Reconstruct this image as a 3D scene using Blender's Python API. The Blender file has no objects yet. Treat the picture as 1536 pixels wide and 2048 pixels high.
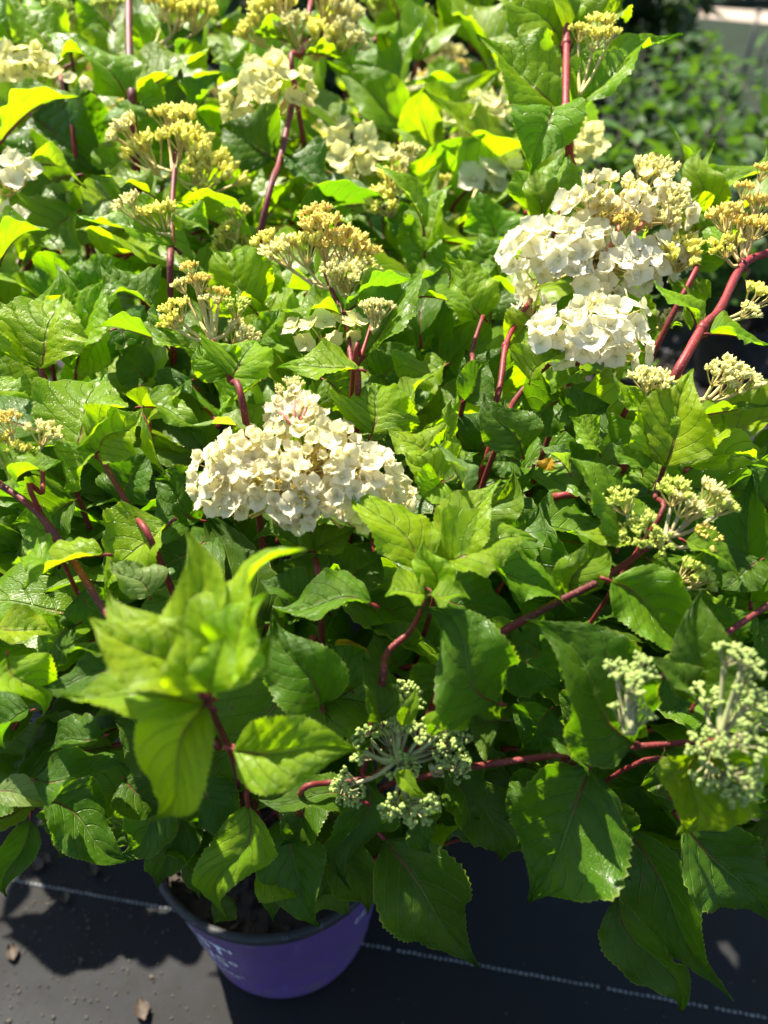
import bpy, math, random
import numpy as np
from mathutils import Vector, Matrix

R = random.Random(7)
sc = bpy.context.scene
col = sc.collection

# ------------------------------------------------------------------ camera
F = 1540.0                      # focal length in photo pixels (1536 x 2048)
PITCH = math.radians(35.5)
CAM = Vector((0, 0, 1.05))
RIGHT = Vector((1, 0, 0))
FWD = Vector((0, math.cos(PITCH), -math.sin(PITCH)))
UP = Vector((0, math.sin(PITCH), math.cos(PITCH)))
cd = bpy.data.cameras.new('camera'); cam = bpy.data.objects.new('camera', cd); col.objects.link(cam)
cam.location = CAM; cam.rotation_euler = (math.radians(90) - PITCH, 0, 0)
cd.sensor_fit = 'HORIZONTAL'; cd.sensor_width = 36; cd.lens = 36 * F / 1536
cd.clip_start = 0.02; cd.clip_end = 500
cd.dof.use_dof = True; cd.dof.focus_distance = 0.56; cd.dof.aperture_fstop = 36.1 / 6.2
sc.camera = cam
sc.render.resolution_x, sc.render.resolution_y = 768, 1024
# ------------------------------------------------------------------ sky, sun, exposure
SUN = Vector((-0.34, 0.43, 0.86)).normalized()       # direction towards the sun
w = bpy.data.worlds.new('World'); sc.world = w; w.use_nodes = True
nt = w.node_tree
sky = nt.nodes.new('ShaderNodeTexSky'); sky.sky_type = 'NISHITA'; sky.sun_disc = False
sky.sun_elevation = math.asin(SUN.z); sky.sun_rotation = math.atan2(SUN.x, SUN.y)
nt.links.new(sky.outputs[0], nt.nodes['Background'].inputs[0])
nt.nodes['Background'].inputs[1].default_value = 0.075
sd = bpy.data.lights.new('sun', 'SUN'); sun = bpy.data.objects.new('sun', sd); col.objects.link(sun)
sd.energy = 5.0; sd.angle = math.radians(0.5); sd.color = (1, 0.93, 0.80)
sun.rotation_euler = SUN.to_track_quat('Z', 'Y').to_euler()
sc.view_settings.view_transform = 'Standard'; sc.view_settings.look = 'None'
sc.view_settings.gamma = 1; sc.view_settings.use_curve_mapping = False
sc.view_settings.exposure = 1.78
sc.cycles.max_bounces = 5; sc.cycles.use_adaptive_sampling = True; sc.cycles.adaptive_threshold = 0.025; sc.cycles.diffuse_bounces = 4; sc.cycles.glossy_bounces = 2; sc.cycles.transmission_bounces = 3; sc.cycles.use_denoising = True

# ------------------------------------------------------------------ helpers
def pt(x, y, d):                       # photo pixel + depth along the view axis (m) -> world
    return CAM + d * (((x - 768) / F) * RIGHT + FWD - ((y - 1024) / F) * UP)
def project(p):
    q = p - CAM; d = q.dot(FWD)
    if d < 0.05: return (-9999, -9999, d)
    return (768 + F * q.dot(RIGHT) / d, 1024 - F * q.dot(UP) / d, d)
def ground(x, y, z=0.0):
    v = ((x - 768) / F) * RIGHT + FWD - ((y - 1024) / F) * UP
    return CAM + v * ((CAM.z - z) / -v.z)
_Y = [-120, 0, 100, 200, 350, 500, 650, 800, 950, 1100, 1250, 1400, 1550, 1700, 1850, 2000, 2200]
_D = [.95, .90, .85, .80, .74, .68, .62, .575, .535, .505, .475, .465, .49, .53, .57, .60, .64]
def D(y): return float(np.interp(y, _Y, _D))
def camv(c): return (c[0] * RIGHT + c[1] * UP - c[2] * FWD).normalized()

def tag(o, label=None, cat=None, group=None, kind=None):
    if label: o['label'] = label
    if cat: o['category'] = cat
    if group: o['group'] = group
    if kind: o['kind'] = kind
    return o
def empty(name, loc):
    o = bpy.data.objects.new(name, None); col.objects.link(o); o.location = loc
    o.empty_display_size = 0.05
    return o
def link(name, me, parent=None, mw=None, color=None):
    """mw: matrix in world space; every parent here is only translated"""
    o = bpy.data.objects.new(name, me); col.objects.link(o)
    if mw is None: mw = Matrix.Identity(4)
    if parent:
        o.parent = parent
        mw = Matrix.Translation(-wloc(parent)) @ mw
    o.matrix_basis = mw
    if color: o.color = (*color, 1)
    return o
def wloc(o):
    v = o.location.copy()
    while o.parent: o = o.parent; v += o.location
    return v
def mesh(name, verts, faces, mats, midx=None, smooth=True, uv=None):
    me = bpy.data.meshes.new(name); me.from_pydata(verts, [], faces)
    for m in mats: me.materials.append(m)
    if midx is not None: me.polygons.foreach_set('material_index', midx)
    if smooth: me.polygons.foreach_set('use_smooth', [True] * len(me.polygons))
    if uv is not None:
        l = me.uv_layers.new(name='UVMap')
        vi = np.empty(len(me.loops), dtype=np.int32); me.loops.foreach_get('vertex_index', vi)
        l.data.foreach_set('uv', np.asarray(uv, dtype=np.float32)[vi].ravel())
    me.update()
    return me
def frame(x, n):
    x = x.normalized(); n = (n - x * n.dot(x))
    if n.length < 1e-4: n = x.orthogonal()
    n.normalize(); return x, n.cross(x), n
def mat4(p, x, y, z, s=1.0):
    return Matrix(((x.x*s, y.x*s, z.x*s, p.x), (x.y*s, y.y*s, z.y*s, p.y), (x.z*s, y.z*s, z.z*s, p.z), (0, 0, 0, 1)))

class MB:                              # collects tubes etc. into one mesh
    def __init__(s): s.v = []; s.f = []; s.m = []
    def tube(s, pts, rad, n=7, mi=0, cap=True):
        b0 = len(s.v); k = len(pts)
        t0 = (pts[1] - pts[0]).normalized(); u = t0.orthogonal().normalized()
        for i in range(k):
            t = (pts[min(i+1, k-1)] - pts[max(i-1, 0)]).normalized()
            u = (u - t * u.dot(t)).normalized(); v = t.cross(u)
            r = rad[i] if hasattr(rad, '__len__') else rad
            for j in range(n):
                a = 2 * math.pi * j / n
                s.v.append(tuple(pts[i] + (u * math.cos(a) + v * math.sin(a)) * r))
        for i in range(k - 1):
            for j in range(n):
                a = b0 + i*n + j; b = b0 + i*n + (j+1) % n
                s.f.append((a, b, b + n, a + n)); s.m.append(mi)
        if cap:
            s.f.append(tuple(b0 + j for j in range(n))[::-1]); s.m.append(mi)
            s.f.append(tuple(b0 + (k-1)*n + j for j in range(n))); s.m.append(mi)
    def blob(s, c, ax, prof, n=5, mi=0):       # lathe along ax: prof = [(h, r)], ends pointed
        ax = ax.normalized(); u = ax.orthogonal().normalized(); v = ax.cross(u); b0 = len(s.v)
        s.v.append(tuple(c + ax * prof[0][0]))
        mid = prof[1:-1]
        for h, r in mid:
            for j in range(n):
                a = 2 * math.pi * j / n
                s.v.append(tuple(c + ax * h + (u * math.cos(a) + v * math.sin(a)) * r))
        s.v.append(tuple(c + ax * prof[-1][0])); e = len(s.v) - 1
        for j in range(n):
            s.f.append((b0, b0 + 1 + (j+1) % n, b0 + 1 + j)); s.m.append(mi)
            q = b0 + 1 + (len(mid) - 1) * n
            s.f.append((q + j, q + (j+1) % n, e)); s.m.append(mi)
            for i in range(len(mid) - 1):
                a = b0 + 1 + i*n + j; b = b0 + 1 + i*n + (j+1) % n
                s.f.append((a, b, b + n, a + n)); s.m.append(mi)
    def add(s, verts, faces, mi=0):
        b0 = len(s.v); s.v += [tuple(v) for v in verts]
        s.f += [tuple(b0 + i for i in f) for f in faces]; s.m += [mi] * len(faces)
    def mesh(s, name, mats, smooth=True): return mesh(name, s.v, s.f, mats, s.m, smooth)

def spline(pts, n=5):                  # Catmull-Rom
    P = [2*pts[0] - pts[1]] + list(pts) + [2*pts[-1] - pts[-2]]; out = []
    for i in range(1, len(P) - 2):
        for k in range(n):
            t = k / n
            out.append(0.5 * ((2*P[i]) + (P[i+1]-P[i-1])*t + (2*P[i-1]-5*P[i]+4*P[i+1]-P[i+2])*t*t + (3*P[i]-P[i-1]-3*P[i+1]+P[i+2])*t**3))
    out.append(pts[-1].copy()); return out

# ------------------------------------------------------------------ materials
def new_mat(name):
    m = bpy.data.materials.new(name); m.use_nodes = True; t = m.node_tree
    p = t.nodes['Principled BSDF']; o = t.nodes['Material Output']
    return m, t, p, o
class NB:
    def __init__(s, t): s.t = t
    def n(s, kind, **k):
        x = s.t.nodes.new(kind)
        for a, b in k.items(): setattr(x, a, b)
        return x
    def put(s, sock, val):
        if hasattr(val, 'is_linked') or isinstance(val, bpy.types.NodeSocket): s.t.links.new(val, sock)
        else: sock.default_value = val
    def math(s, op, a, b=None, clamp=False):
        x = s.n('ShaderNodeMath', operation=op, use_clamp=clamp); s.put(x.inputs[0], a)
        if b is not None: s.put(x.inputs[1], b)
        return x.outputs[0]
    def ramp(s, fac, lo, hi, a=0.0, b=1.0):
        x = s.n('ShaderNodeMapRange', interpolation_type='SMOOTHSTEP'); s.put(x.inputs[0], fac)
        x.inputs[1].default_value = lo; x.inputs[2].default_value = hi; x.inputs[3].default_value = a; x.inputs[4].default_value = b
        return x.outputs[0]
    def mix(s, fac, a, b, mode='MIX'):
        x = s.n('ShaderNodeMix', data_type='RGBA', blend_type=mode); s.put(x.inputs[0], fac)
        for i, v in ((6, a), (7, b)): s.put(x.inputs[i], v if not isinstance(v, tuple) or len(v) == 4 else (*v, 1))
        return x.outputs[2]
    def noise(s, vec, scale, detail=3, rough=.5):
        x = s.n('ShaderNodeTexNoise'); x.inputs['Scale'].default_value = scale; x.inputs['Detail'].default_value = detail
        x.inputs['Roughness'].default_value = rough
        if vec is not None: s.t.links.new(vec, x.inputs['Vector'])
        return x.outputs[0]

NVEIN = 7.0; SLANT = 0.32
def leaf_material(joined=False):
    m, t, p, o = new_mat('hydrangea_leaf'); b = NB(t)
    uv = b.n('ShaderNodeUVMap', uv_map='UVMap').outputs[0]
    sx = b.n('ShaderNodeSeparateXYZ'); t.links.new(uv, sx.inputs[0])
    u, v = sx.outputs[0], sx.outputs[1]
    av = b.math('ABSOLUTE', b.math('SUBTRACT', b.math('MULTIPLY', v, 2.0), 1.0))
    s = b.math('SUBTRACT', u, b.math('MULTIPLY', b.math('POWER', av, 1.25), SLANT))
    dv = b.math('PINGPONG', b.math('MULTIPLY', s, NVEIN), 0.5)
    lat = b.math('MULTIPLY', b.ramp(dv, 0.015, 0.07, 1, 0), b.ramp(av, 0.75, 1.0, 1, 0.25))
    mid = b.ramp(av, 0.015, 0.05, 1, 0)
    vein = b.math('MAXIMUM', mid, b.math('MULTIPLY', lat, 0.75))
    if joined:
        at = b.n('ShaderNodeAttribute', attribute_name='tint'); RND = at.outputs['Alpha']; COL = at.outputs['Color']
    else:
        oi = b.n('ShaderNodeObjectInfo'); RND = oi.outputs['Random']; COL = oi.outputs['Color']
    geo = b.n('ShaderNodeNewGeometry')
    tc = b.n('ShaderNodeTexCoord').outputs['Object']
    # tertiary veins: fine ladder between the laterals, slightly warped
    wv = b.n('ShaderNodeCombineXYZ'); t.links.new(u, wv.inputs[0]); t.links.new(v, wv.inputs[1]); t.links.new(RND, wv.inputs[2])
    nz = b.noise(wv.outputs[0], 9, 2)
    lad = b.math('PINGPONG', b.math('ADD', b.math('MULTIPLY', av, 15.0), b.math('MULTIPLY', nz, 2.2)), 0.5)
    ladm = b.ramp(lad, 0.03, 0.16, 1, 0)
    vor = b.n('ShaderNodeTexVoronoi', feature='DISTANCE_TO_EDGE'); vor.inputs['Scale'].default_value = 38
    t.links.new(wv.outputs[0], vor.inputs['Vector'])
    cell = b.ramp(vor.outputs[0], 0.0, 0.12, 1, 0)
    n1 = b.noise(wv.outputs[0], 4, 4)
    base = b.mix(b.ramp(n1, 0.3, 0.75), COL, b.mix(1.0, COL, (0.72, 0.86, 0.75), 'MULTIPLY'))
    base = b.mix(b.math('MULTIPLY', vein, 0.35), base, (0.22, 0.33, 0.08))
    base = b.mix(b.math('MULTIPLY', cell, 0.07), base, (0.2, 0.3, 0.06))
    # reddish midrib near the base, pale margin
    red = b.math('MULTIPLY', mid, b.ramp(u, 0.08, 0.42, 1, 0))
    rim = b.ramp(av, 0.955, 0.995)
    base = b.mix(b.math('MULTIPLY', rim, 0.5), base, (0.26, 0.30, 0.07))
    # small blemishes
    n2 = b.noise(wv.outputs[0], 13, 2)
    base = b.mix(b.math('MULTIPLY', b.ramp(n2, 0.66, 0.71), b.math('MULTIPLY', RND, 0.7)), base, (0.14, 0.10, 0.03))
    under = b.mix(0.45, base, (0.20, 0.27, 0.11))
    under = b.mix(b.math('MULTIPLY', vein, 0.35), under, (0.30, 0.36, 0.16))
    colr = b.mix(geo.outputs['Backfacing'], base, under)
    colr = b.mix(b.math('MULTIPLY', red, 0.75), colr, (0.30, 0.06, 0.05))
    t.links.new(colr, p.inputs['Base Color'])
    p.inputs['IOR'].default_value = 1.42; p.inputs['Specular IOR Level'].default_value = .36
    t.links.new(b.mix(geo.outputs['Backfacing'], (0.30,)*3, (0.55,)*3), p.inputs['Roughness'])
    n3 = b.noise(wv.outputs[0], 60, 2)
    h = b.math('ADD', b.math('MULTIPLY', vein, -1.0), b.math('ADD', b.math('MULTIPLY', ladm, -0.07), b.math('ADD', b.math('MULTIPLY', cell, -0.08), b.math('MULTIPLY', n3, 0.10))))
    bump = b.n('ShaderNodeBump'); bump.inputs['Strength'].default_value = 0.8; bump.inputs['Distance'].default_value = 0.0016
    t.links.new(h, bump.inputs['Height']); t.links.new(bump.outputs[0], p.inputs['Normal'])
    tr = b.n('ShaderNodeBsdfTranslucent')
    tcol = b.mix(1.0, base, (2.75, 2.85, 0.3), 'MULTIPLY')
    tcol = b.mix(b.math('MULTIPLY', vein, 0.62), tcol, (0.10, 0.20, 0.01))
    tcol = b.mix(b.math('MULTIPLY', red, 0.75), tcol, (0.18, 0.02, 0.01))
    t.links.new(tcol, tr.inputs[0]); t.links.new(bump.outputs[0], tr.inputs[1])
    mx = b.n('ShaderNodeMixShader'); mx.inputs[0].default_value = 0.46
    t.links.new(p.outputs[0], mx.inputs[1]); t.links.new(tr.outputs[0], mx.inputs[2]); t.links.new(mx.outputs[0], o.inputs[0])
    return m
def stem_material(name, c1, c2, rough=.45):
    m, t, p, o = new_mat(name); b = NB(t)
    tc = b.n('ShaderNodeTexCoord').outputs['Object']
    n = b.noise(tc, 28, 4)
    c = b.mix(b.ramp(n, .35, .7), c1, c2)
    sp = b.n('ShaderNodeTexVoronoi'); sp.inputs['Scale'].default_value = 420; t.links.new(tc, sp.inputs['Vector'])
    c = b.mix(b.ramp(sp.outputs[0], .12, .28, .35, 0), c, (0.5, 0.28, 0.2))
    t.links.new(c, p.inputs['Base Color']); p.inputs['Roughness'].default_value = rough + .1; p.inputs['Specular IOR Level'].default_value = .28
    bump = b.n('ShaderNodeBump'); bump.inputs['Strength'].default_value = .3; bump.inputs['Distance'].default_value = .0005
    t.links.new(b.noise(tc, 300, 2), bump.inputs['Height']); t.links.new(bump.outputs[0], p.inputs['Normal'])
    return m
def petal_material():
    m, t, p, o = new_mat('sepal'); b = NB(t)
    oi = b.n('ShaderNodeObjectInfo')
    uv = b.n('ShaderNodeUVMap', uv_map='UVMap').outputs[0]
    sx = b.n('ShaderNodeSeparateXYZ'); t.links.new(uv, sx.inputs[0]); u, v = sx.outputs[0], sx.outputs[1]
    av = b.math('ABSOLUTE', b.math('SUBTRACT', b.math('MULTIPLY', v, 2.0), 1.0))
    vein = b.ramp(b.math('PINGPONG', b.math('SUBTRACT', b.math('MULTIPLY', av, 3.0), b.math('MULTIPLY', u, 0.6)), 0.5), 0.0, 0.12, 1, 0)
    c = b.mix(b.math('MULTIPLY', vein, 0.12), oi.outputs['Color'], (0.62, 0.56, 0.34))
    c = b.mix(b.ramp(u, 0.0, 0.4, 0.55, 0), c, (0.62, 0.62, 0.22))
    pk = b.math('MULTIPLY', b.ramp(u, 0.55, 1.0), b.ramp(oi.outputs['Random'], .86, .97, 0, .55))
    c = b.mix(pk, c, (0.80, 0.50, 0.48))
    t.links.new(c, p.inputs['Base Color']); p.inputs['Roughness'].default_value = .55; p.inputs['Specular IOR Level'].default_value = .3
    bump = b.n('ShaderNodeBump'); bump.inputs['Strength'].default_value = .25; bump.inputs['Distance'].default_value = .0004
    t.links.new(b.math('MULTIPLY', vein, -1.0), bump.inputs['Height']); t.links.new(bump.outputs[0], p.inputs['Normal'])
    tr = b.n('ShaderNodeBsdfTranslucent'); t.links.new(b.mix(1.0, c, (1.0, .97, .82), 'MULTIPLY'), tr.inputs[0])
    mx = b.n('ShaderNodeMixShader'); mx.inputs[0].default_value = .5
    t.links.new(p.outputs[0], mx.inputs[1]); t.links.new(tr.outputs[0], mx.inputs[2]); t.links.new(mx.outputs[0], o.inputs[0])
    return m
def bud_material():
    m, t, p, o = new_mat('bud'); b = NB(t); oi = b.n('ShaderNodeObjectInfo')
    tc = b.n('ShaderNodeTexCoord').outputs['Object']
    n = b.noise(tc, 5, 3)
    c = b.mix(b.ramp(n, .35, .7), oi.outputs['Color'], b.mix(1.0, oi.outputs['Color'], (0.97, 0.88, 0.68), 'MULTIPLY'))
    t.links.new(c, p.inputs['Base Color']); p.inputs['Roughness'].default_value = .5
    p.inputs['Specular IOR Level'].default_value = .35
    tr = b.n('ShaderNodeBsdfTranslucent'); t.links.new(c, tr.inputs[0])
    mx = b.n('ShaderNodeMixShader'); mx.inputs[0].default_value = .42
    t.links.new(p.outputs[0], mx.inputs[1]); t.links.new(tr.outputs[0], mx.inputs[2]); t.links.new(mx.outputs[0], o.inputs[0])
    return m
def plain(name, c, rough=.6, c2=None, scale=20, bumpd=0, spec=.5, transl=None, dirt=0):
    m, t, p, o = new_mat(name); b = NB(t); tc = b.n('ShaderNodeTexCoord').outputs['Object']
    n = b.noise(tc, scale, 5, .6)
    cc = b.mix(b.ramp(n, .3, .7), c, c2 or tuple(x * .75 for x in c))
    if dirt:                            # soil splashes, denser towards the foot, and fine scuffs
        zz = b.n('ShaderNodeSeparateXYZ'); t.links.new(tc, zz.inputs[0])
        dn = b.math('MULTIPLY', b.ramp(b.noise(tc, 38, 6, .7), .46, .66), b.ramp(zz.outputs[2], 0.0, .17, 1.0, .18))
        cc = b.mix(b.math('MULTIPLY', dn, dirt), cc, (0.13, 0.10, 0.08))
        st = b.n('ShaderNodeMapping'); t.links.new(tc, st.inputs[0]); st.inputs['Scale'].default_value = (60, 60, 5)
        cc = b.mix(b.ramp(b.noise(st.outputs[0], 1.5, 3), .62, .75, 0, .22), cc, (0.30, 0.26, 0.40))
    t.links.new(cc, p.inputs['Base Color']); p.inputs['Roughness'].default_value = rough; p.inputs['Specular IOR Level'].default_value = spec
    if bumpd:
        bp = b.n('ShaderNodeBump'); bp.inputs['Strength'].default_value = .6; bp.inputs['Distance'].default_value = bumpd
        t.links.new(b.noise(tc, scale * 4, 4), bp.inputs['Height']); t.links.new(bp.outputs[0], p.inputs['Normal'])
    if transl:
        tr = b.n('ShaderNodeBsdfTranslucent'); t.links.new(b.mix(1.0, cc, transl, 'MULTIPLY'), tr.inputs[0])
        mx = b.n('ShaderNodeMixShader'); mx.inputs[0].default_value = .4
        t.links.new(p.outputs[0], mx.inputs[1]); t.links.new(tr.outputs[0], mx.inputs[2]); t.links.new(mx.outputs[0], o.inputs[0])
    return m
def cloth_material():
    m, t, p, o = new_mat('weed_cloth'); b = NB(t); tc = b.n('ShaderNodeTexCoord').outputs['Object']
    mp = b.n('ShaderNodeMapping'); t.links.new(tc, mp.inputs[0]); mp.inputs['Rotation'].default_value = (0, 0, math.radians(-12)); v = mp.outputs[0]
    sx = b.n('ShaderNodeSeparateXYZ'); t.links.new(v, sx.inputs[0])
    wx = b.math('SINE', b.math('MULTIPLY', sx.outputs[0], 2 * math.pi / .0026)); wy = b.math('SINE', b.math('MULTIPLY', sx.outputs[1], 2 * math.pi / .0026))
    weave = b.math('MULTIPLY', wx, wy)
    d1 = b.noise(v, 3.2, 6, .65); d2 = b.noise(v, 45, 5, .7)
    dust = b.math('MULTIPLY', b.ramp(d1, .36, .66), b.ramp(d2, .2, .75, .45, 1))
    c = b.mix(b.ramp(weave, -1, 1), (0.007, 0.008, 0.009), (0.013, 0.0145, 0.017))
    c = b.mix(b.math('MULTIPLY', dust, .75), c, (0.022, 0.017, 0.011))
    c = b.mix(b.ramp(d2, .68, .74), c, (0.012, 0.010, 0.008))
    t.links.new(c, p.inputs['Base Color']); t.links.new(b.ramp(d1, .3, .7, .62, .9), p.inputs['Roughness']); p.inputs['Specular IOR Level'].default_value = .2
    bp = b.n('ShaderNodeBump'); bp.inputs['Strength'].default_value = .5; bp.inputs['Distance'].default_value = .0015
    t.links.new(b.math('ADD', b.math('MULTIPLY', weave, .12), d2), bp.inputs['Height']); t.links.new(bp.outputs[0], p.inputs['Normal'])
    return m

M_LEAF = leaf_material(); M_LEAFJ = leaf_material(True)
M_STEM = stem_material('red_stem', (0.14, 0.018, 0.016), (0.070, 0.014, 0.012))
M_PINK = stem_material('pink_stem', (0.21, 0.020, 0.022), (0.12, 0.016, 0.015), .42)
M_STALK = stem_material('flower_stalk', (0.55, 0.40, 0.16), (0.50, 0.48, 0.13), .5)
M_GSTALK = stem_material('green_stalk', (0.27, 0.29, 0.12), (0.34, 0.28, 0.16), .5)
M_PEACH = stem_material('pink_stalk', (0.55, 0.20, 0.15), (0.48, 0.15, 0.12), .5)
M_SEPAL = petal_material()
M_BUD = bud_material()
M_CLOTH = cloth_material()
M_PURPLE = plain('purple_plastic', (0.115, 0.066, 0.25), .5, (0.095, 0.052, 0.21), 9, .0004, dirt=.75)
M_BLACK = plain('black_plastic', (0.018, 0.021, 0.023), .6, spec=.3, c2=(0.03, 0.032, 0.034), scale=25, bumpd=.0004, dirt=.5)
M_PRINT = plain('pale_print', (0.62, 0.62, 0.72), .6, (0.45, 0.44, 0.58), 60)
M_SOIL = plain('bark_mulch', (0.05, 0.034, 0.022), .9, (0.022, 0.016, 0.012), 60, .004)
M_EARTH = plain('earth', (0.018, 0.027, 0.017), .95, (0.012, 0.020, 0.011), 1.5, .01, spec=.1)
M_ROAD = plain('pale_gravel', (0.36, 0.29, 0.23), .9, (0.28, 0.22, 0.18), 4, .004)
M_BUSH = plain('bush_leaf', (0.022, 0.066, 0.010), .6, (0.050, 0.12, 0.014), 6, spec=.25, transl=(2.4, 2.0, .8))
M_DARK = plain('tree_leaf', (0.030, 0.068, 0.020), .5, (0.05, 0.095, 0.026), 1.2, transl=(1.8, 1.7, .8))
M_BARK = plain('bark', (0.09, 0.065, 0.045), .9, (0.05, 0.04, 0.03), 14, .004)
M_METAL = plain('dark_metal', (0.03, 0.03, 0.032), .5)
M_THREAD = plain('white_thread', (0.19, 0.20, 0.20), .85, (0.10, 0.11, 0.11), 60)
M_DRY = plain('dry_leaf', (0.060, 0.038, 0.022), .7, (0.03, 0.02, 0.012), 120)

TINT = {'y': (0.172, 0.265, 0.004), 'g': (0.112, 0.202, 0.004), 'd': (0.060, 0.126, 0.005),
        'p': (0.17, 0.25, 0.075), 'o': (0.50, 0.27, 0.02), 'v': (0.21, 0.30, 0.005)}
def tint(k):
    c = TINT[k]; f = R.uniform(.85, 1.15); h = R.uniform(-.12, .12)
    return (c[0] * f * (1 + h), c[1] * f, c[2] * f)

# ------------------------------------------------------------------ leaf geometry
_WT = [0, .03, .09, .18, .30, .42, .55, .68, .79, .87, .93, .97, 1.0]
_WW = [.03, .24, .58, .87, 1.0, .95, .78, .53, .30, .155, .08, .04, 0]
def leaf_mesh(seed, asp, bend=.9, fold=.25, wave=.25, tipc=.6, twist=.3, side=.06, nu=56, nv=12, pet=.12, cup=0.0):
    r = np.random.RandomState(seed)
    t = np.linspace(0, 1, nu + 1); v = np.linspace(-1, 1, nv + 1)
    wob = 1 + .05 * np.sin(t * 9 + r.rand() * 6) 
    hw = np.interp(t, _WT, _WW) * asp / 2 * wob
    th = bend * (t - .35) * -1 - tipc * np.clip((t - .72) / .28, 0, 1) ** 2 * 1.6 + .12 * np.sin(t * 7 + r.rand() * 6)
    dx = np.cos(th); dz = np.sin(th)
    cx = np.concatenate([[0], np.cumsum((dx[1:] + dx[:-1]) / 2)]) / nu
    cz = np.concatenate([[0], np.cumsum((dz[1:] + dz[:-1]) / 2)]) / nu
    cy = side * (t ** 2 - t) + side * .5 * np.sin(t * 6.28)
    Tm, V = np.meshgrid(t, v, indexing='ij'); AV = np.abs(V); sg = np.sign(V)
    HW = hw[:, None]
    alt = (np.arange(nu + 1) % 2)[:, None]
    tooth = np.where(AV > .99, (alt - .5) * .055 * (1 + r.uniform(-.5, .5, Tm.shape)), 0) * np.clip(Tm * 6, 0, 1)
    Y = V * HW * (1 + tooth)
    S = Tm - SLANT * AV ** 1.25
    puff = np.abs(np.sin(np.pi * S * NVEIN)) ** .7 * np.sqrt(np.clip(AV * (1.08 - AV), 0, 1) * 4)
    f1, f2 = r.uniform(.7, 1.7, 2); p1, p2 = r.uniform(0, 6.28, 2)
    edge = np.where(V > 0, np.sin(2 * np.pi * f1 * Tm + p1), np.sin(2 * np.pi * f2 * Tm + p2))
    edge2 = np.where(V > 0, np.sin(2 * np.pi * 4.3 * Tm + p2), np.sin(2 * np.pi * 5.1 * Tm + p1))
    fold_t = fold * (1 - .35 * Tm)
    Z = puff * asp * .044 + fold_t * AV * HW + wave * HW * AV ** 2.2 * edge + wave * .2 * HW * AV ** 4 * edge2
    Z = Z - cup * HW * AV ** 3 - .012 * asp * np.exp(-(AV / .06) ** 2)
    tw = twist * (Tm - .3) * (1 if r.rand() > .5 else -1)
    Y2 = Y * np.cos(tw) - Z * np.sin(tw); Z2 = Y * np.sin(tw) + Z * np.cos(tw)
    TH = th[:, None]
    X = cx[:, None] - Z2 * np.sin(TH); ZZ = cz[:, None] + Z2 * np.cos(TH); YY = cy[:, None] + Y2
    # chord -> unit x axis
    a = math.atan2(cz[-1], cx[-1]); L = math.hypot(cx[-1], cz[-1])
    Xr = (X * math.cos(a) + ZZ * math.sin(a)) / L; Zr = (-X * math.sin(a) + ZZ * math.cos(a)) / L; Yr = YY / L
    P = np.stack([Xr, Yr, Zr], -1).reshape(-1, 3)
    verts = [tuple(p) for p in P]; n1 = nv + 1
    faces = [(i*n1 + j, (i+1)*n1 + j, (i+1)*n1 + j + 1, i*n1 + j + 1) for i in range(nu) for j in range(nv)]
    uv = [(tt, (vv + 1) / 2) for tt in t for vv in v]
    midx = [0] * len(faces)
    if pet:
        mb = MB(); d = Vector((P[n1 + nv//2] - P[nv//2])); d.normalize()
        c0 = Vector(P[nv//2])
        rr = min(.016, .02 * asp / .55)
        def under(i):
            return Vector(P[i * n1 + nv // 2]) - Vector((0, 0, rr * .55))
        pts = [c0 - d * pet - Vector((0, 0, .02)), c0 - d * pet * .5, under(1)] + [under(int(nu * q)) for q in (.12, .25, .4, .6)]
        mb.tube(pts, [rr * 1.4, rr * 1.05, rr, rr * .8, rr * .6, rr * .45, rr * .2], 5)
        b0 = len(verts); verts += mb.v; faces += [tuple(b0 + i for i in f) for f in mb.f]; midx += [1] * len(mb.f)
        uv += [(0, .5)] * len(mb.v)
    return verts, faces, midx, uv
def make_leaf(seed, asp, **k):
    v, f, m, uv = leaf_mesh(seed, asp, **k)
    return mesh('leaf', v, f, [M_LEAF, M_PINK if seed % 3 else M_STEM], m, True, uv)
VARS = [make_leaf(100 + i, R.uniform(.46, .60), bend=R.uniform(.2, 1.5), fold=R.uniform(.2, .75), wave=R.uniform(.12, .4), tipc=R.uniform(-1.0, .6),
                  twist=R.uniform(0, .7), nu=30, nv=8) for i in range(22)]

# ------------------------------------------------------------------ floret / bud geometry
def sepal(length, width, cup, ang, tilt, tw, mb_uv, r):
    nu, nv = 6, 4; vs = []; uv = []
    for i in range(nu + 1):
        t = i / nu; wd = np.interp(t, [0, .17, .33, .5, .67, .83, 1], [.14, .56, .86, 1.0, .96, .66, .06]) * width / 2
        for j in range(nv + 1):
            q = -1 + 2 * j / nv
            x = length * (t - .16 * t * t * q * q); y = q * wd
            z = cup * length * (t ** 1.7) * .55 - .10 * length * (t ** 4) + .22 * wd * q * q * (1 - .3 * t) + .05 * length * math.sin(3 * t + 5 * tw) * q
            x2 = x * math.cos(tilt) - z * math.sin(tilt); z2 = x * math.sin(tilt) + z * math.cos(tilt)
            vs.append((x2 * math.cos(ang) - y * math.sin(ang), x2 * math.sin(ang) + y * math.cos(ang), z2)); uv.append((t, j / nv))
    fs = [(i*(nv+1)+j, (i+1)*(nv+1)+j, (i+1)*(nv+1)+j+1, i*(nv+1)+j+1) for i in range(nu) for j in range(nv)]
    return vs, fs, uv
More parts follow.
